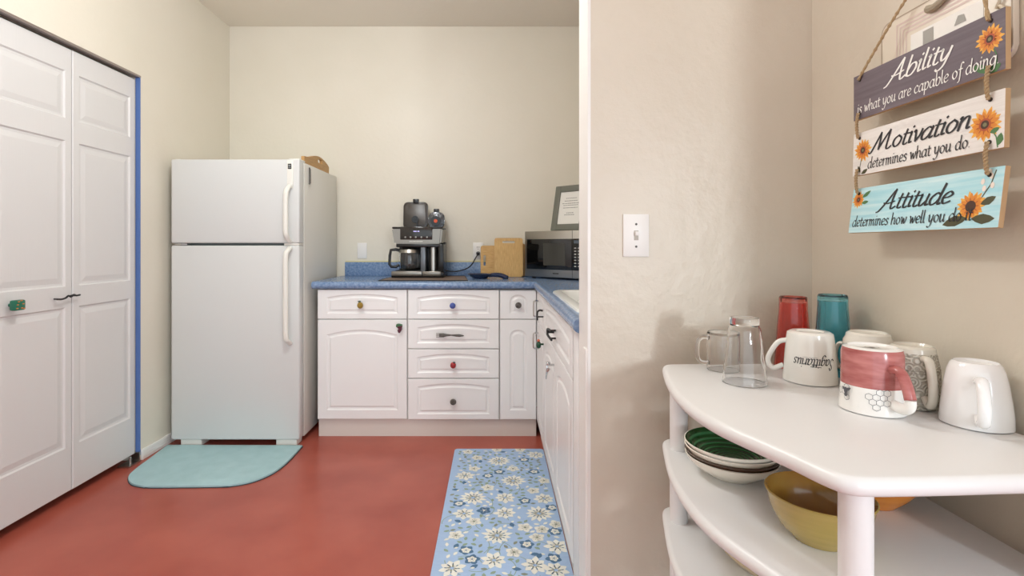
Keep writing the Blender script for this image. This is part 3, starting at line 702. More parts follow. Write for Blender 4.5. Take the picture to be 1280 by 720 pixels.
# ---------------------------------------------------------------- floor mats
def fl(px, py, h=E): sc = (py-308)/h; return ((px-618)/sc, 640/sc)
tm = thing('kitchen_mat', 'pale teal half-oval foam mat on the floor before the refrigerator', 'mat', (-1.5, 2.7, 0))
outl = [fl(*p) for p in ((209, 558), (190, 573), (172, 586))]+[fl(*p) for p in catmull([(172, 586), (161, 596), (160, 603), (166, 608), (182, 611)], 4)[1:]]+[fl(282, 610)]+[fl(*p) for p in catmull([(282, 610), (312, 605), (338, 595), (358, 581), (379, 558.5)], 4)[1:]]
outl = [(x+1.5, y-2.7) for x, y in outl]
for _ in range(2):
    oo = []
    for i, p in enumerate(outl):
        if i in (0, len(outl)-1): oo.append(p); continue
        q = Vector(p); oo += [tuple(q.lerp(Vector(outl[i-1]), .25)), tuple(q.lerp(Vector(outl[i+1]), .25))]
    outl = oo
finish(prism(outl, 0, .004), 'mat_underside', mat_edge, tm)
finish(prism([Vector(p)*.992 for p in outl], .004, .012, bev=.004), 'mat_top', teal_mat, tm, True)
rg = thing('floral_rug', 'blue runner rug with cream flowers lying along the sink cabinets', 'rug', (.02, 2.05, 0))
RX0, RX1, RY0, RY1 = -.226, .279, 1.15, 2.93
finish(prism([(x-.02, y-2.05) for x, y in rrect(RX0, RX1, RY0, RY1, .02, 4)], 0, .006, bev=.002), 'rug_sheet', rug_m, rg, True)
rc = [mat('rug_cream', '#EFEEE4', .8), mat('rug_slate', '#54789A', .8), mat('rug_sage', '#93A794', .8), mat('rug_taupe', '#8E9484', .8)]
bm = bmesh.new(); rnd = random.Random(11); zl = [0]
def rmap_z(z): return lambda x, y: Vector((x-.02, y-2.05, .0061+z))
def inside(x, y, m=.0): return RX0+.006+m < x < RX1-.006-m and RY0+.01 < y < RY1-.008-m
def clip_map(z): return lambda x, y: Vector((min(max(x, RX0+.004), RX1-.004)-.02, min(max(y, RY0+.004), RY1-.004)-2.05, .0062+z))
zc = 0
def bloom(x, y, R, n, cols, a0=None, double=False):
    global zc; zc += 1; z = (zc % 40)*.00002
    a0 = rnd.uniform(0, 6.28) if a0 is None else a0
    for i in range(n):
        a = a0+2*math.pi*i/n; petal(bm, x, y, a, R*.15, R*rnd.uniform(.85, 1.05), R*(2.1/n), clip_map(z+.0002), cols[0])
    if double:
        for i in range(n):
            a = a0+2*math.pi*(i+.5)/n; d_ = R*.55; leaf(bm, x+math.cos(a)*d_*.6, y+math.sin(a)*d_*.6, a, R*.25, R*.05, clip_map(z+.0004), cols[1])
        for i in range(4):
            a = a0+1.57*i; leaf(bm, x+math.cos(a)*R*.1, y+math.sin(a)*R*.1, a+.5, R*.3, R*.07, clip_map(z+.0004), 3)
    else:
        disc(bm, x, y, R*.18, R*.18, clip_map(z+.0004), cols[1], 8)
        for i in range(n):
            a = a0+2*math.pi*i/n; leaf(bm, x+math.cos(a)*R*.2, y+math.sin(a)*R*.2, a, R*.35, R*.04, clip_map(z+.0004), cols[1])
def rz(p): return fl(530+p[0]/4, 540+p[1]/4)
big = [(375,150),(445,250),(245,335),(365,525),(575,415),(200,415),(405,335),(405,412),(600,340),(350,650),(665,580),(555,675),(140,690),(660,700),(560,120),(205,225)]
med = [(320,285),(505,485),(450,610),(160,525),(250,455),(565,535),(545,300),(265,135),(220,105),(250,190),(445,190),(365,95),(480,95),(600,250),(660,470),(590,495)]
blu = [(375,205),(500,145),(550,205),(300,400),(505,350),(210,600),(240,645),(515,570),(640,385),(650,640),(175,365),(320,225),(655,505)]
lvs = [(280,160),(200,268),(375,298),(435,460),(185,460),(530,620),(585,615),(440,690),(410,105),(175,295),(150,590),(230,690)]
used = []
for i, p in enumerate(big):
    x, y = rz(p); R = .066 if i < 5 else .052; used.append((x, y, R)); bloom(x, y, R, 12 if i < 5 else 8, (0, 1), double=True)
for p in med: x, y = rz(p); used.append((x, y, .03)); bloom(x, y, .035, 5, (0, 3))
for p in blu: x, y = rz(p); used.append((x, y, .028)); bloom(x, y, .033, 5, (1, 0)) ; bloom(x, y, .020, 5, (0, 1))
for p in lvs: x, y = rz(p); used.append((x, y, .02)); leaf(bm, x, y, rnd.uniform(0, 6.28), .035, .012, clip_map(.0003), 1); leaf(bm, x, y, rnd.uniform(0, 6.28), .018, .006, clip_map(.0005), 0)
tries = 0
while tries < 6000:                                 # the rest of the runner, towards the camera, and the gaps
    tries += 1; x, y = rnd.uniform(RX0+.03, RX1-.03), rnd.uniform(RY0+.03, RY1-.03)
    R = rnd.choice((.055, .03, .03, .022, .014, .014, .014)) if y < 1.75 else .013
    if any((x-a)**2+(y-b)**2 < ((R+c)*.95)**2 for a, b, c in used): continue
    used.append((x, y, R))
    if R > .05: bloom(x, y, R, 11, (0, 1), double=True)
    elif R > .025: bloom(x, y, R, 5, (0, 3))
    elif R > .02: bloom(x, y, R, 5, (1, 0))
    else:
        a = rnd.uniform(0, 6.28); leaf(bm, x-.012*math.cos(a), y-.012*math.sin(a), a, .026, .008, clip_map(.0003), rnd.choice((2, 2, 2, 3, 0)))
for i in range(70):
    x, y = rnd.uniform(RX0+.05, RX1-.05), rnd.uniform(RY0+.05, RY1-.05); a = rnd.uniform(0, 6.28); pts = []
    cv = rnd.choice((-1, 1))*rnd.uniform(8, 18)
    for k_ in range(12):
        pts.append((x, y)); x += .010*math.cos(a); y += .010*math.sin(a); a += cv*.010
    if all(inside(*p) for p in pts): ribbon(bm, pts, .0028, clip_map(.0000), 2)
o = finish(bm, 'floral_print', rc, rg)
# ---------------------------------------------------------------- corner shelf unit
HS = .296; ZS = [E-HS, .680, .509, .13]
SYB, SXR = 1.30, .838
pxs = [(828.8, 461.4), (834.6, 479), (849, 496), (868.6, 512), (892, 525.6), (917, 537), (940.6, 547), (960, 555.5), (991, 569), (1018, 582), (1043.7, 592.5), (1061, 597), (1080, 600), (1120, 600), (1200, 598.5), (1280, 596)]
ol = [fl(x, y, HS) for x, y in pxs]
ol = [(.452, SYB), (.424, SYB-.012), (.414, SYB-.035)]+ol[1:]+[(SXR, ol[-1][1]+.004), (SXR, SYB)]
def bullnose(pts, z0, z1, n=8):
    bm = bmesh.new(); r = (z1-z0)/2; rings = []
    sg = 1 if sum(pts[i-1][0]*pts[i][1]-pts[i][0]*pts[i-1][1] for i in range(len(pts))) > 0 else -1
    for k in range(n+1):
        a = math.pi*(k/n-.5); q = offset_poly(pts, sg*r*.85*(1-math.cos(a)))
        rings.append([bm.verts.new((p[0], p[1], (z0+z1)/2+r*math.sin(a))) for p in q])
    for k in range(n):
        for i in range(len(pts)): bm.faces.new((rings[k][i], rings[k][(i+1) % len(pts)], rings[k+1][(i+1) % len(pts)], rings[k+1][i]))
    bm.faces.new(rings[0]); bm.faces.new(rings[-1]); return bm
su = thing('corner_shelf', 'white painted tiered shelf with curved front and round posts by the right wall', 'shelf', (.6, 1.0, 0))
def chaikin(P, keep):
    out = []
    for i, p in enumerate(P):
        if p in keep: out.append(p); continue
        a, b = Vector(P[i-1]), Vector(P[(i+1) % len(P)]); q = Vector(p)
        out += [tuple(q.lerp(a, .25)), tuple(q.lerp(b, .25))]
    return out
keep = ol[-2:]
for _ in range(3): ol = chaikin(ol, keep)
loc_ol = [(x-.6, y-1.0) for x, y in ol]
for i, z in enumerate(ZS): finish(bullnose(loc_ol, z-.026, z), 'shelf_board', shelf_m, su, True)
posts = [fl(848, 480, HS+.013), (.492, .695), (.80, .70), (.80, 1.26)]
posts[0] = (posts[0][0]+.004, 1.222)
posts = [((848.5-618)/640*1.222, 1.222), ((1069.5-618)/640*.693, .693), (.805, .70), (.805, 1.265)]
for (x, y) in posts:
    for i in range(4):
        z1 = ZS[i]-.026; z0 = ZS[i+1] if i < 3 else 0
        bm = bmesh.new(); tube([(x-.6, y-1.0, z0), (x-.6, y-1.0, z0+(z1-z0)*.5), (x-.6, y-1.0, z1)], .0205, 24, bm); finish(bm, 'post', shelf_m, su, True)
# ---------------------------------------------------------------- crockery
def solve(xl, xr, yb, h):
    a, b = math.atan((xl-618)/640), math.atan((xr-618)/640); hf, c = (b-a)/2, (a+b)/2
    yn = 640*h/(yb-308); r = yn/(math.cos(c)/math.sin(hf)-1); d = r/math.sin(hf)
    return r, d*math.sin(c), d*math.cos(c)
ZT1 = ZS[0]+.0008
def mug_shell(prof, th, base):
    """outer profile (r,z) from base to rim, inner wall offset inward; upright"""
    out = [(0, 0)]+prof; h = prof[-1][1]
    inner = [(max(r-th, .001), z) for r, z in prof if z > base+.002][::-1]
    return out+[(prof[-1][0]-th*.5, h+.0012)]+inner+[(inner[-1][0]*.9, base), (0, base)]
# glass mug
r, X, Y = solve(883, 925, 467, HS)
t = thing('glass_mug', 'small clear glass mug with squared handle at the back of the shelf', 'mug', (X, Y, ZT1))
h = .089; bm = lathe(mug_shell([(r*.93, 0), (r*.98, .004), (r, .02), (r, h)], .003, .006), 40, flip=h+.0012)
finish(bm, 'glass_body', glass, t, True)
bm = bmesh.new(); tube(catmull([(-r+.001, -.004, h*.86), (-r-.014, -.005, h*.88), (-r-.026, -.006, h*.76), (-r-.027, -.006, h*.38), (-r-.018, -.005, h*.22), (-r+.001, -.004, h*.2)], 5), .0048, 10, bm); finish(bm, 'handle', glass, t, True)
# clear tumbler
r, X, Y = solve(902, 960, 486, HS)
t = thing('drinking_glass', 'tall clear drinking glass standing upside down in front of the glass mug', 'glass', (X, Y, ZT1))
h = .140; bm = lathe(mug_shell([(r*.64, 0), (r*.66, .004), (r*.66, .012), (r*.63, .017), (r*.70, .022), (r*.735, .03), (r*.80, .06), (r*.90, .10), (r, h)], .0026, .014), 48, flip=h+.0012)
finish(bm, 'glass_body', glass, t, True)
# tumblers
def tumbler(label, X, Y, r, rt, h, m):
    t = thing('tumbler', label, 'tumbler', (X, Y, ZT1), .2, 'plastic tumblers upside down at the back of the shelf')
    n = 60
    def wob(a, j): return 1-.04*abs(math.cos(7*a))*(1 if j in (3, 4, 5, 6) else 0)
    prof = [(0, .006), (rt*.8, .005), (rt*.93, 0), (rt, .004), (rt*1.01, .03), (rt+(r-rt)*.45, h*.5), (rt+(r-rt)*.8, h*.82), (r, h), (r-.0028, h), (rt+(r-rt)*.8-.003, h*.82), (rt+(r-rt)*.45-.0032, h*.5), (rt*.94, .03), (rt*.88, .014), (0, .012)]
    finish(lathe(prof, n, flip=h, wob=wob), 'tumbler_body', m, t, True)
tumbler('red plastic tumbler standing upside down behind the lettered mug', .7335, 1.257, .043, .0315, .172, red_gl)
tumbler('teal blue plastic tumbler standing upside down beside the red one', .787, 1.191, .0405, .0310, .183, blue_gl)
# handles for mugs
def mug_handle(par, m, ang_, rad_top, rad_bot, z0, z1, out, thick, name='handle', width=1.5):
    d = Vector((math.cos(ang_), math.sin(ang_), 0)); bm = bmesh.new()
    pts = [d*(rad_bot-.003)+Vector((0, 0, z0)), d*(rad_bot+out*.6)+Vector((0, 0, z0-.002)), d*(max(rad_top, rad_bot)+out)+Vector((0, 0, z0+(z1-z0)*.3)),
           d*(rad_top+out)+Vector((0, 0, z0+(z1-z0)*.68)), d*(rad_top+out*.6)+Vector((0, 0, z1)), d*(rad_top-.003)+Vector((0, 0, z1))]
    q = Vector((-d.y, d.x, 0))
    tube(catmull(pts, 6), thick, 12, bm, flat=width, up=d.cross(q) if False else None)
    return finish(bm, name, m, par, True)
# lettered mug
r, X, Y = solve(978, 1048.5, 484.5, HS); h = .108
t = thing('lettered_mug', 'white mug with black script lettering turned upside down on the shelf', 'mug', (X, Y, ZT1))
rt = r*.86
prof = [(rt*.80, 0), (rt*.84, -.0) , (rt*.97, .004), (rt, .012), (rt+(r-rt)*.5, h*.5), (r, h)]
finish(lathe([(0, .003), (rt*.55, .003), (rt*.60, 0)]+mug_shell(prof, .004, .008)[2:], 56, flip=h+.0012), 'mug_body', cer_i, t, True)
va = math.atan2(-Y, -X)      # direction towards the camera
d = bpy.data
bm = bmesh.new(); ha = va-math.radians(84)
dv = Vector((math.cos(ha), math.sin(ha), 0))
tube(catmull([dv*(rt-.001)+Vector((0, 0, h*.80)), dv*(rt+.016)+Vector((0, 0, h*.74)), dv*(rt+.032)+Vector((0, 0, h*.5)), dv*(rt+.036)+Vector((0, 0, h*.32)), dv*(rt+.026)+Vector((0, 0, h*.2)), dv*(r*.97)+Vector((0, 0, h*.28))], 6), .0055, 10, bm)
finish(bm, 'handle', cer_i, t, True)
def cyl_map(rfun, a0, eps=.0006, flip=1):
    return lambda u, v: Vector(((rfun(v)+eps)*math.cos(a0+u/rfun(v)), (rfun(v)+eps)*math.sin(a0+u/rfun(v)), v))
def rs(z): return r+(rt-r)*z/h
cmf = cyl_map(rs, va+.18)
flipmap = lambda u, v: cmf(-u, v)       # letters upside down
bm = bmesh.new(); zb = h*.50
lettering(bm, 'Sagittarius', -.041, -.003, .0125, .0024, lambda u, v: cmf(-u, zb-v), width=.080, shear=.25, thin=.4)
ribbon(bm, [(-.018, .024), (0, .0265), (.012, .0255), (.022, .026)], .0012, lambda u, v: cmf(-u, .052+v*.3), 0); ribbon(bm, [(-.012, 0), (0, .001), (.008, .0006)], .0012, lambda u, v: cmf(-u, h*.37+v), 0)
finish(bm, 'lettering', ink, t)
bm = bmesh.new(); ribbon(bm, [(rt*.42*math.cos(i*.2), rt*.42*math.sin(i*.2)) for i in range(31)], .0015, lambda u, v: Vector((u, v, h-.0005)), 0); finish(bm, 'base_stamp', mat('stamp_grey', '#8E8A84', .5), t)
# pink and white bee mug
r, X, Y = solve(1047.7, 1135, 524, HS); h = .114
t = thing('honeycomb_mug', 'pink and white mug with honeycomb print turned upside down, handle forward', 'mug', (X, Y, ZT1))
rt = r*.93
prof = [(rt*.86, 0), (rt*.95, .003), (rt, .012), (rt*1.0, .03), (rt*1.01, h*.60), (r*.97, h*.8), (r, h)]
pinkm = mat('pink_glaze', '#984845', .16, noise=('#C98480', 16, .3, .75, 3, (1, 1, 4)))
wht = mat('speckled_white', '#F0EDE8', .14)
full = [(0, .004), (rt*.74, .004), (rt*.80, 0)]+mug_shell(prof, .004, .008)[2:]
mi = [1]*(len(full)-1)
for j in range(len(full)-1):
    zz = (full[j][1]+full[j+1][1])/2
    if 3 <= j <= 6 and zz < h*.62: mi[j] = 0
finish(lathe(full, 56, flip=h+.0012, mi=mi), 'mug_body', [pinkm, wht], t, True)
va = math.atan2(-Y, -X); ha = va+math.radians(38)
bm = bmesh.new(); dv = Vector((math.cos(ha), math.sin(ha), 0))
def hv(k_, z): return dv*k_+Vector((0, 0, z))
tube(catmull([hv(rt-.004, h*.72), hv(rt+.012, h*.735), hv(rt+.022, h*.66), hv(rt+.031, h*.50), hv(rt+.036, h*.36)], 6), .0075, 12, bm, flat=1.25); hp = finish(bm, 'handle', pinkm, t, True)
bm = bmesh.new(); tube(catmull([hv(rt+.036, h*.37), hv(rt+.034, h*.25), hv(rt+.02, h*.19), hv(rt-.002, h*.20)], 6), .0076, 12, bm, flat=1.25); finish(bm, 'handle_end', wht, t, True)
rr_ = lambda z: r*.985
cmf = cyl_map(rr_, va, .0022); bm = bmesh.new(); hs = .0058
for (i, j) in ((0, 0), (1, 0), (2, 0), (0, 1), (1, 1), (1, 2), (-4, 0), (-4, 1), (-5, 0), (2, 1), (2, -1), (-4, -1), (1, -1)):
    cxh = i*hs*1.732+(j % 2)*hs*.866-.004; cz = h*.265-j*hs*1.5+.004
    ribbon(bm, [(cxh+hs*math.cos(math.pi/6+k*math.pi/3), cz+hs*math.sin(math.pi/6+k*math.pi/3)) for k in range(6)], .0008, lambda u, v: cmf(u, v), 0, closed=True)
disc(bm, -.041, h*.32, .004, .006, lambda u, v: cmf(u, v), 0); leaf(bm, -.041, h*.32, .6, .012, .003, lambda u, v: cmf(u, v)); leaf(bm, -.041, h*.32, 2.6, .010, .003, lambda u, v: cmf(u, v)); disc(bm, -.041, h*.26, .003, .004, lambda u, v: cmf(u, v), 0)
finish(bm, 'honeycomb_print', mat('grey_ink', '#55555A', .5), t)
bm = bmesh.new(); ribbon(bm, [(.012*math.cos(i*.2), .007*math.sin(i*.2)) for i in range(31)], .0016, lambda u, v: Vector((u, v, h-.0015)), 0); disc(bm, 0, 0, .005, .004, lambda u, v: Vector((u, v, h-.0015)), 0)
finish(bm, 'base_stamp', mat('stamp_dark', '#6E6862', .5), t)
# cream mug behind
t = thing('cream_cup', 'cream ceramic cup upside down between the teal tumbler and the wall', 'cup', (.795, 1.0895, ZT1))
r = .0455; h = .112
prof = [(r*.80, 0), (r*.86, .004), (r*.88, .010), (r*.98, .018), (r, .03), (r*1.0, .07), (r*.97, h)]
finish(lathe([(0, .004), (r*.70, .004), (r*.74, 0)]+mug_shell(prof, .004, .008)[2:], 48, flip=h+.0012), 'cup_body', cer_c, t, True)
mug_handle(t, cer_c, math.radians(120), r, r, .03, .08, .018, .004)
# grey embossed mug
r, X, Y = solve(1108, 1174, 515, HS); h = .111
t = thing('embossed_mug', 'grey cream mug with embossed pattern upside down behind the honeycomb mug', 'mug', (X, Y, ZT1))
def embossed():
    m = mat('embossed_glaze', '#D4CDBE', .22); nt = m.node_tree; N = nt.nodes; L = nt.links; b = N['Principled BSDF']
    tc = N.new('ShaderNodeTexCoord'); vo = N.new('ShaderNodeTexVoronoi'); vo.inputs['Scale'].default_value = 62; L.new(tc.outputs['Object'], vo.inputs['Vector'])
    mu = N.new('ShaderNodeMath'); mu.operation = 'MULTIPLY'; mu.inputs[1].default_value = 22; L.new(vo.outputs['Distance'], mu.inputs[0])
    si = N.new('ShaderNodeMath'); si.operation = 'SINE'; L.new(mu.outputs[0], si.inputs[0])
    ra = N.new('ShaderNodeValToRGB'); ra.color_ramp.elements[0].position = .02; ra.color_ramp.elements[1].position = .35
    ra.color_ramp.elements[0].color = lin('#B4AD9E'); ra.color_ramp.elements[1].color = lin('#D9D3C5'); L.new(si.outputs[0], ra.inputs[0]); L.new(ra.outputs[0], b.inputs['Base Color'])
    bp = N.new('ShaderNodeBump'); bp.inputs['Strength'].default_value = .5; bp.inputs['Distance'].default_value = .002; L.new(si.outputs[0], bp.inputs['Height']); L.new(bp.outputs[0], b.inputs['Normal'])
    return m
prof = [(r*.84, 0), (r*.90, .004), (r*.93, .012), (r*1.05, .035), (r*1.10, .06), (r*1.05, .09), (r, h)]
full = [(0, .004), (r*.72, .004), (r*.78, 0)]+mug_shell(prof, .004, .008)[2:]
mi = [0]*(len(full)-1)
for j in range(4, 8): mi[j] = 1
finish(lathe(full, 56, flip=h+.0012, mi=mi), 'mug_body', [mat('greige_glaze', '#DAD4C6', .16), embossed()], t, True)
bm = bmesh.new()
for z in (h-.016, h-.040, h-.045, .012): 
    n_ = 40; ribbon(bm, [(2*math.pi*i/n_, 0) for i in range(n_+1)], .0012, (lambda zz: lambda u, v: Vector(((r*(.96 if zz > h-.02 else 1.075 if zz > .05 else 1.02)+.0006)*math.cos(u), (r*(.96 if zz > h-.02 else 1.075 if zz > .05 else 1.02)+.0006)*math.sin(u), zz+v)))(z), 0)
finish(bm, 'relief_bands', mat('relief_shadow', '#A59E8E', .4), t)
ha = math.atan2(-Y, -X)+math.radians(28); dv = Vector((math.cos(ha), math.sin(ha), 0)); bm = bmesh.new()
tube(catmull([hv(r*.9, h*.84), hv(r+.010, h*.83), hv(r+.017, h*.70), hv(r+.022, h*.48), hv(r+.022, h*.24), hv(r+.014, h*.12), hv(r*1.02, h*.22)], 6), .0062, 12, bm, flat=1.2); finish(bm, 'handle', MATS['greige_glaze'], t, True)
# plain white mug
r, X, Y = solve(1173, 1269.6, 543.5, HS); h = .103
t = thing('white_mug', 'glossy plain white mug upside down, nearest the right edge of the shelf', 'mug', (X, Y, ZT1))
prof = [(r*.66, 0), (r*.70, .004), (r*.78, .014), (r*.87, .035), (r*.95, .065), (r*.99, .085), (r, h)]
finish(lathe([(0, .004), (r*.58, .004), (r*.62, 0)]+mug_shell(prof, .004, .008)[2:], 56, flip=h+.0012, wob=lambda a, j: 1+.010*math.sin(5*a+j*.8)*(1 if 4 < j < 9 else 0)), 'mug_body', cer_w, t, True)
ha = math.atan2(-Y, -X)+math.radians(8); dv = Vector((math.cos(ha), math.sin(ha), 0)); bm = bmesh.new()
tube(catmull([hv(r*.80, h*.76), hv(r*.9+.010, h*.78), hv(r*.9+.024, h*.62), hv(r+.028, h*.38), hv(r+.022, h*.2), hv(r+.006, h*.15), hv(r*.97, h*.24)], 6), .0068, 12, bm, flat=1.25); finish(bm, 'handle', cer_w, t, True)
# ---------------------------------------------------------------- bowls on the second tier
Z2 = ZS[1]+.0006; H2 = E-ZS[1]
r, X, Y = solve(855, 978, 577, H2-.066)
def bowl_prof(r, h, foot, th=.004, lip=0):
    o_ = [(0, .002), (foot*.9, .002), (foot, 0), (foot*1.05, .003), (r*.72, h*.32), (r*.9, h*.66), (r*.985, h*.93), (r, h)]
    i_ = [(r-th*.6, h+.001), (r*.985-th, h*.93), (r*.9-th, h*.66), (r*.72-th, h*.32+th*.6), (foot*.95, .007), (0, .006)]
    return o_+i_
def green_in():
    m = mat('green_glaze', '#1E5A2C', .10, coat=.4); nt = m.node_tree; N = nt.nodes; L = nt.links; b = N['Principled BSDF']
    tc = N.new('ShaderNodeTexCoord'); sx = N.new('ShaderNodeVectorMath'); sx.operation = 'MULTIPLY'; sx.inputs[1].default_value = (1, 1, 0); L.new(tc.outputs['Object'], sx.inputs[0])
    le = N.new('ShaderNodeVectorMath'); le.operation = 'LENGTH'; L.new(sx.outputs[0], le.inputs[0])
    mu = N.new('ShaderNodeMath'); mu.operation = 'MULTIPLY'; mu.inputs[1].default_value = 620; L.new(le.outputs['Value'], mu.inputs[0])
    si = N.new('ShaderNodeMath'); si.operation = 'SINE'; L.new(mu.outputs[0], si.inputs[0])
    ra = N.new('ShaderNodeValToRGB'); ra.color_ramp.elements[0].color = lin('#1D4A1E'); ra.color_ramp.elements[1].color = lin('#3F8050'); L.new(si.outputs[0], ra.inputs[0])
    L.new(ra.outputs[0], b.inputs['Base Color'])
    bp = N.new('ShaderNodeBump'); bp.inputs['Strength'].default_value = .4; bp.inputs['Distance'].default_value = .002; L.new(si.outputs[0], bp.inputs['Height']); L.new(bp.outputs[0], b.inputs['Normal'])
    return m
rim_c = mat('cream_glaze', '#EDE6D8', .14); brown_gl = mat('brown_glaze', '#4A3326', .12); tan_gl = mat('tan_glaze', '#CDB58C', .15)
hb = .040
stack = [('cream bowl at the bottom of the stack on the second tier', [rim_c, tan_gl]), ('brown glazed bowl in the middle of the stack', [brown_gl, rim_c]), ('dark bowl just under the green one in the stack', [rim_c, brown_gl]), ('green glazed bowl on top of the stack on the second tier', [rim_c, green_in()])]
for i, (lb, ms) in enumerate(stack):
    pr = bowl_prof(r*(.985+.005*i), hb, r*.5); mi = [0]*8+[1]*5
    t = thing('stacked_bowl', lb, 'bowl', (X, Y, Z2+i*.009), 0, 'stack of bowls on the second tier')
    finish(lathe(pr, 56, mi=mi), 'bowl_body', ms, t, True)
r, X, Y = solve(955, 1100, 648, H2-.075)
yel = mat('yellow_green_glaze', '#B49A54', .12, noise=('#A8934E', 8, .3, .7, 3, (1, 1, 14)), coat=.3); amb = mat('amber_inside', '#8A5A22', .10, noise=('#A88A3E', 5, .35, .8, 2, (1, 1, 3)), coat=.3)
t = thing('mixing_bowl', 'mustard yellow glazed mixing bowl behind the front shelf post', 'bowl', (X, Y, Z2))
pr = [(0, .003), (r*.46, .003), (r*.50, 0), (r*.53, .004), (r*.74, .020), (r*.90, .045), (r*.97, .068), (r, .074), (r-.002, .0755), (r-.006, .072), (r*.90-.005, .045), (r*.74-.005, .024), (r*.48, .010), (0, .009)]
finish(lathe(pr, 64, mi=[0]*8+[1]*5), 'bowl_body', [yel, amb], t, True)
t = thing('orange_bowl', 'orange glazed bowl at the back of the second tier', 'bowl', (.715, .975, Z2))
org = mat('orange_glaze', '#D08233', .14, noise=('#C47328', 8, .3, .7, 2, (1, 1, 12)))
finish(lathe(bowl_prof(.085, .062, .042), 48), 'bowl_body', org, t, True)
Z3 = ZS[2]+.0006
t = thing('tan_bowl', 'shallow tan bowl on the third tier', 'bowl', (.555, 1.045, Z3))
finish(lathe(bowl_prof(.098, .052, .05), 48, mi=[0]*8+[1]*5), 'bowl_body', [tan_gl, brown_gl], t, True)
# ---------------------------------------------------------------- hanging sign
XS = .800; YS0 = 640*XS/(1067-618); SL = YS0-640*XS/(1257-618)
hs_ = thing('hanging_sign', 'three wooden plaques with sunflowers strung on jute rope on the right wall', 'sign', (XR, YS0-SL/2, 1.163))
def zpx(x, y): return E+(308-y)*XS/(x-618)-1.163
pet = [mat('petal_orange', '#DE8A2E', .5), mat('petal_yellow', '#EDB04A', .5), mat('seed_brown', '#4A2E1E', .6), mat('petal_rust', '#B4532A', .5), mat('leaf_print', '#4E7A48', .5), mat('leaf_dark', '#4B4A2E', .5), mat('bud_white', '#F2E6DA', .5), mat('centre_green', '#7E7A55', .5)]
def sunflower(bm, x, y, R, mf, dark=False, seed=0):
    rn_ = random.Random(seed)
    def mz(e): return lambda u, v: mf(u, v, e*.45)
    for k in range(3):
        n_ = 15-k*2
        for i in range(n_):
            a = 2*math.pi*(i+k*.4)/n_+rn_.uniform(-.08, .08)
            petal(bm, x, y, a, R*.2, R*(1-.16*k)*rn_.uniform(.9, 1.05), R*.15, mz(.0004+.00008*k), (1, 0, 3)[k] if k < 2 else 0)
    for i in range(11): a = 2*math.pi*i/11; leaf(bm, x+math.cos(a)*R*.3, y+math.sin(a)*R*.3, a, R*.28, R*.035, mz(.0007), 3)
    disc(bm, x, y, R*.36, R*.36, mz(.0008), 2 if dark else 3); disc(bm, x, y, R*.25, R*.25, mz(.0009), 2); disc(bm, x, y, R*.12, R*.12, mz(.001), 2 if dark else 7)
def plaque(ztop, ht, tilt_, m, title, tw, tx, tyb, txh, sub, sw, sx, syb, sxh, inkm, flowers):
    p = thing.__call__ if False else None
    # local frame: u from the far end towards the viewer's right, v up from the lower edge, n out of the wall
    zb = ztop-ht
    def mp(u, v, n=0.0):
        off = (ht-v)*math.sin(tilt_)+n*math.cos(tilt_)
        return Vector((XS-XR-off, SL/2-u, ztop-(ht-v)*math.cos(tilt_)+n*math.sin(tilt_)))
    bm = bmesh.new(); B(bm, 0, SL, 0, ht, -.009, 0, bev=.0008)
    for f in bm.faces: f.material_index = 0 if f.normal.z > .9 else 1
    for v in bm.verts: v.co = mp(v.co.x, v.co.y, v.co.z)
    pl = finish(bm, 'plaque', [m, mat('raw_ply', '#C9A981', .7)], hs_)
    bm = bmesh.new(); mf = lambda u, v, e=0: mp(u, v, .0006+e*.5)
    lettering(bm, title, tx*SL, tyb*ht, txh, txh*.24, mf, width=tw*SL, shear=.30, thin=.45, nib=5, sp=-.06, lift=True)
    lettering(bm, sub, sx*SL, syb*ht, sxh, sxh*.18, mf, width=sw*SL, shear=.10, thin=.4, nib=35, lift=True)
    finish(bm, 'lettering', inkm, pl)
    for grp in flowers:
        bm = bmesh.new()
        for fn in grp: fn(bm, mp, SL, ht)
        finish(bm, 'sunflower_print', pet, pl)
    return mp
pur = mat('purple_grey_wood', '#63585F', .5, noise=('#756A72', 10, .3, .75, 5, (1, 1, 18)))
whw = mat('whitewashed_wood', '#EDE9E4', .5, noise=('#DAD5CF', 10, .45, .85, 5, (1, 1, 18)))
aqu = mat('aqua_wood', '#A8DCE6', .5, noise=('#D4EFF2', 6, .35, .75, 5, (1, 1.5, 22)))
z1t, z1b = zpx(1067, 97), zpx(1067, 152); z2t, z2b = zpx(1067, 168.5), zpx(1067, 221); z3t, z3b = zpx(1065, 237), zpx(1060, 292)
def lf(x, y, a, l, w, mi): return lambda bm, mp, S_, h_: leaf(bm, x*S_, y*h_, a, l*S_, w*S_, lambda u, v: mp(u, v, .0003), mi)
def sf(x, y, R, dark, seed): return lambda bm, mp, S_, h_: sunflower(bm, x*S_, y*h_, R*S_, mp, dark, seed)
def bud(x, y): return lambda bm, mp, S_, h_: disc(bm, x*S_, y*h_, .010*S_, .015*S_, lambda u, v: mp(u, v, .0005), 6)
def stem(x0, y0, x1, y1, mi=5): return lambda bm, mp, S_, h_: ribbon(bm, [(x0*S_, y0*h_), ((x0+x1)/2*S_+.004, (y0+y1)/2*h_), (x1*S_, y1*h_)], .002, lambda u, v: mp(u, v, .0002), mi)
m1 = plaque(z1t, z1t-z1b, 0, pur, 'Ability', .41, .30, .53, .0205, 'is what you are capable of doing.', .94, .035, .13, .0135, ink_w,
       [[stem(.96, .1, .93, .5, 4), lf(.93, .03, 2.6, .11, .022, 4), lf(.92, .03, .4, .065, .02, 4), sf(.925, .58, .072, False, 1)]])
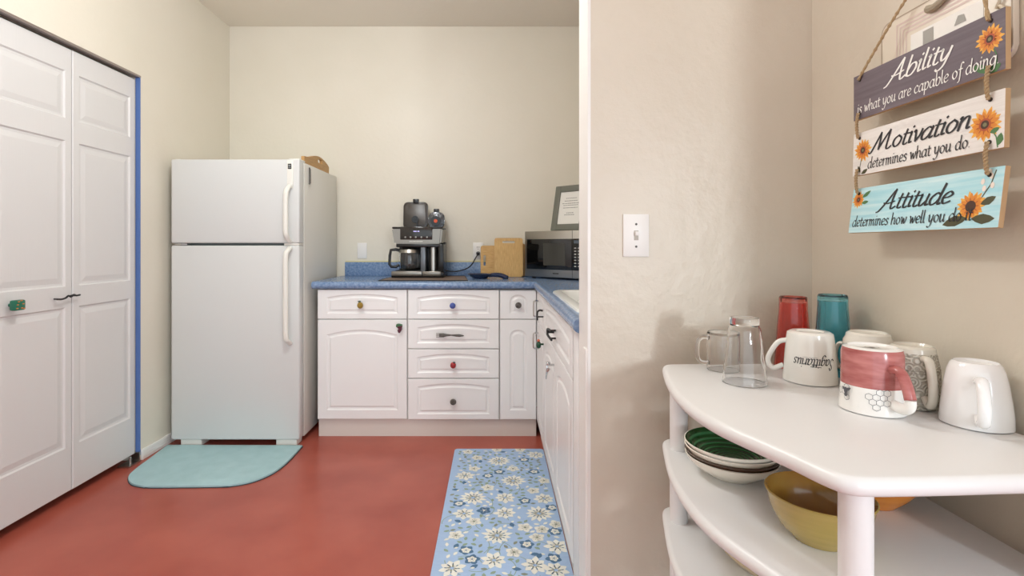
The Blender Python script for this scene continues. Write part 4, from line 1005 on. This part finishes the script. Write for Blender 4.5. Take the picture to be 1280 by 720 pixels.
m2 = plaque(z2t, z2t-z2b, math.radians(1.5), whw, 'Motivation', .66, .165, .47, .0205, 'determines what you do.', .70, .135, .12, .0135, ink,
       [[stem(.03, .0, .08, .4, 5), lf(.08, .03, .4, .06, .015, 5), lf(.07, .06, 2.0, .05, .013, 5), sf(.09, .57, .075, False, 2)], [stem(.97, .02, .93, .4, 4), lf(.97, .05, 1.3, .06, .02, 4), lf(.93, .3, .3, .05, .015, 4), sf(.905, .46, .085, False, 3)]])
m3 = plaque(z3t, z3t-z3b, math.radians(7), aqu, 'Attitude', .47, .26, .47, .0205, 'determines how well you do it.', .85, .03, .14, .0135, ink,
       [[lf(.09, .78, .5, .08, .015, 4), lf(.09, .66, .1, .06, .013, 4), sf(.06, .74, .055, False, 4)],
        [stem(.90, .5, .96, .95, 5), bud(.90, .78), bud(.94, .86), bud(.95, .7), bud(.93, .93), bud(.91, .66),
        lf(.84, .18, 3.35, .14, .03, 5), lf(.86, .17, -.05, .12, .028, 5), lf(.90, .4, .4, .08, .022, 5), sf(.85, .38, .078, True, 5)]])
def rope(pts, r=.0026, pitch=.012):
    P = catmull(pts, 10); bm = bmesh.new(); acc = 0; A = [[], []]
    for i, p in enumerate(P):
        if i: acc += (P[i]-P[i-1]).length
        d_ = (P[min(i+1, len(P)-1)]-P[max(i-1, 0)]).normalized(); a_ = d_.orthogonal().normalized(); b__ = d_.cross(a_)
        ax = Vector((1, 0, 0)); a_ = (ax-d_*ax.dot(d_)).normalized(); b__ = d_.cross(a_)
        for s_ in (0, 1):
            ph = 2*math.pi*acc/pitch+math.pi*s_; A[s_].append(p+(a_*math.cos(ph)+b__*math.sin(ph))*r*.6)
    for s_ in (0, 1): tube(A[s_], r*.75, 7, bm)
    return finish(bm, 'rope', jute, hs_, True)
hl, hr = .058*SL, .93*SL
def subd(a, b, n=4, sag=0): return [a.lerp(b, i/n)+Vector((-sag*math.sin(math.pi*i/n), 0, 0)) for i in range(n+1)]
h1, h2 = z1t-z1b, z2t-z2b; h3 = z3t-z3b
for u in (hl, hr):
    rope(subd(m1(u, .013, .004), m2(u, h2-.012, .004), 4, .003)); rope(subd(m2(u, .013, .004), m3(u, h3-.012, .004), 4, .003))
nail = Vector((-.012, -.0, 1.72-1.163))
rope([m1(hl, h1-.012, .004), m1(hl, h1-.012, .004).lerp(nail, .3)+Vector((0, 0, .008)), m1(hl, h1-.012, .004).lerp(nail, .62)+Vector((0, 0, .010)), nail])
rope([m1(hr, h1-.012, .004), m1(hr, h1-.012, .004).lerp(nail, .3)+Vector((0, -.012, .035)), m1(hr, h1-.012, .004).lerp(nail, .7)+Vector((0, 0, .02)), nail])
for mp, hh in ((m1, h1), (m2, h2), (m3, h3)):
    for u in (hl, hr):
        for v in (hh-.012, .013):
            if mp is m3 and v < .02: continue
            bm = bmesh.new(); tube([mp(u, v, -.002), mp(u, v, .0012)], .0036, 10, bm)
            finish(bm, 'rope_hole', mat('hole_dark', '#3A322C', .8), hs_)
bm = bmesh.new(); tube([nail+Vector((.012, 0, 0)), nail+Vector((-.01, 0, .002))], .0022, 8, bm); finish(bm, 'nail', pewter, hs_)
# ---------------------------------------------------------------- pale framed picture behind the sign
yf = 640*.842/(1101-618); yn = 640*.842/(1266-618); pw = yf-yn
zt = E+(308+38)*.842/(1140-618)
pt = thing('wall_picture', 'pale glass-fronted cottage picture half hidden behind the hanging sign', 'picture', (XR-.001, yf, 1.47))
def pmap(bm):
    for v in bm.verts: v.co = Vector((-v.co.z, -v.co.x, v.co.y))
    return bm
PH = .172
finish(pmap(prism(rrect(0, pw, 0, PH, .022, 5), 0, .010, bev=.002)), 'backing', mat('picture_cream', '#E4D9C8', .35), pt, True)
bm = bmesh.new(); rr1 = rrect(.002, pw-.002, .002, PH-.002, .022, 6); ribbon(bm, rr1, .0022, lambda u, v: Vector((u, v, .0106)), 0, closed=True); finish(pmap(bm), 'edge_line', mat('edge_taupe', '#B09E8A', .4), pt)
bm = bmesh.new()
for k in range(4):
    q = .018+k*.008; ribbon(bm, [(q+.026, .004), (q+.026, PH-q), (pw-.05, PH-q)], .0045, lambda u, v: Vector((u, v, .0105)), 0)
finish(pmap(bm), 'brick_border', mat('picture_pink', '#DCC8C0', .5), pt)
bm = bmesh.new(); poly(bm, [(.080, .004), (pw-.05, .004), (pw-.05, PH-.052), (.080, PH-.052)], lambda u, v: Vector((u, v, .0107))); finish(pmap(bm), 'white_field', mat('picture_white', '#F2EFEA', .4), pt)
bm = bmesh.new(); poly(bm, [(.110, .06), (.134, .06), (.134, .115), (.110, .115)], lambda u, v: Vector((u, v, .0112))); poly(bm, [(.178, .096), (.202, .096), (.198, .110), (.186, .112)], lambda u, v: Vector((u, v, .0112)))
finish(pmap(bm), 'grey_windows', mat('picture_grey', '#A5A29C', .4), pt)
bm = bmesh.new()
for i in range(7): tube(catmull([(pw-.026+(i % 2)*.008, .02+i*.018, .012), (pw-.016+(i % 2)*.006, .03+i*.018, .016), (pw-.022, .042+i*.018, .012)], 3), .0028, 6, bm)
finish(pmap(bm), 'lace_edge', mat('lace_cream', '#D9CBB6', .8), pt)
bm = bmesh.new()
for i in range(6): ball(bm, (pw-.010+.006*math.cos(i), .012+.007*math.sin(i*1.3), .014), .0045, mi=0, u=8, v=6)
finish(pmap(bm), 'bead_flower', mat('lilac_beads', '#A48FB0', .4), pt, True)
bm = bmesh.new(); tube(catmull([(pw*.44, PH-.020, .013), (pw*.50, PH-.024, .016), (pw*.57, PH-.018, .016), (pw*.64, PH-.010, .014)], 5), lambda u: .008-.003*u, 8, bm); finish(pmap(bm), 'ribbon_ornament', mat('taupe_ornament', '#A39782', .5), pt, True)

for o in bpy.data.objects:
    if o.name.split('.')[0] in ('verse_print', 'honeycomb_print', 'relief_bands', 'floral_print', 'badge_lettering', 'button_print'): o['kind'] = 'stuff'
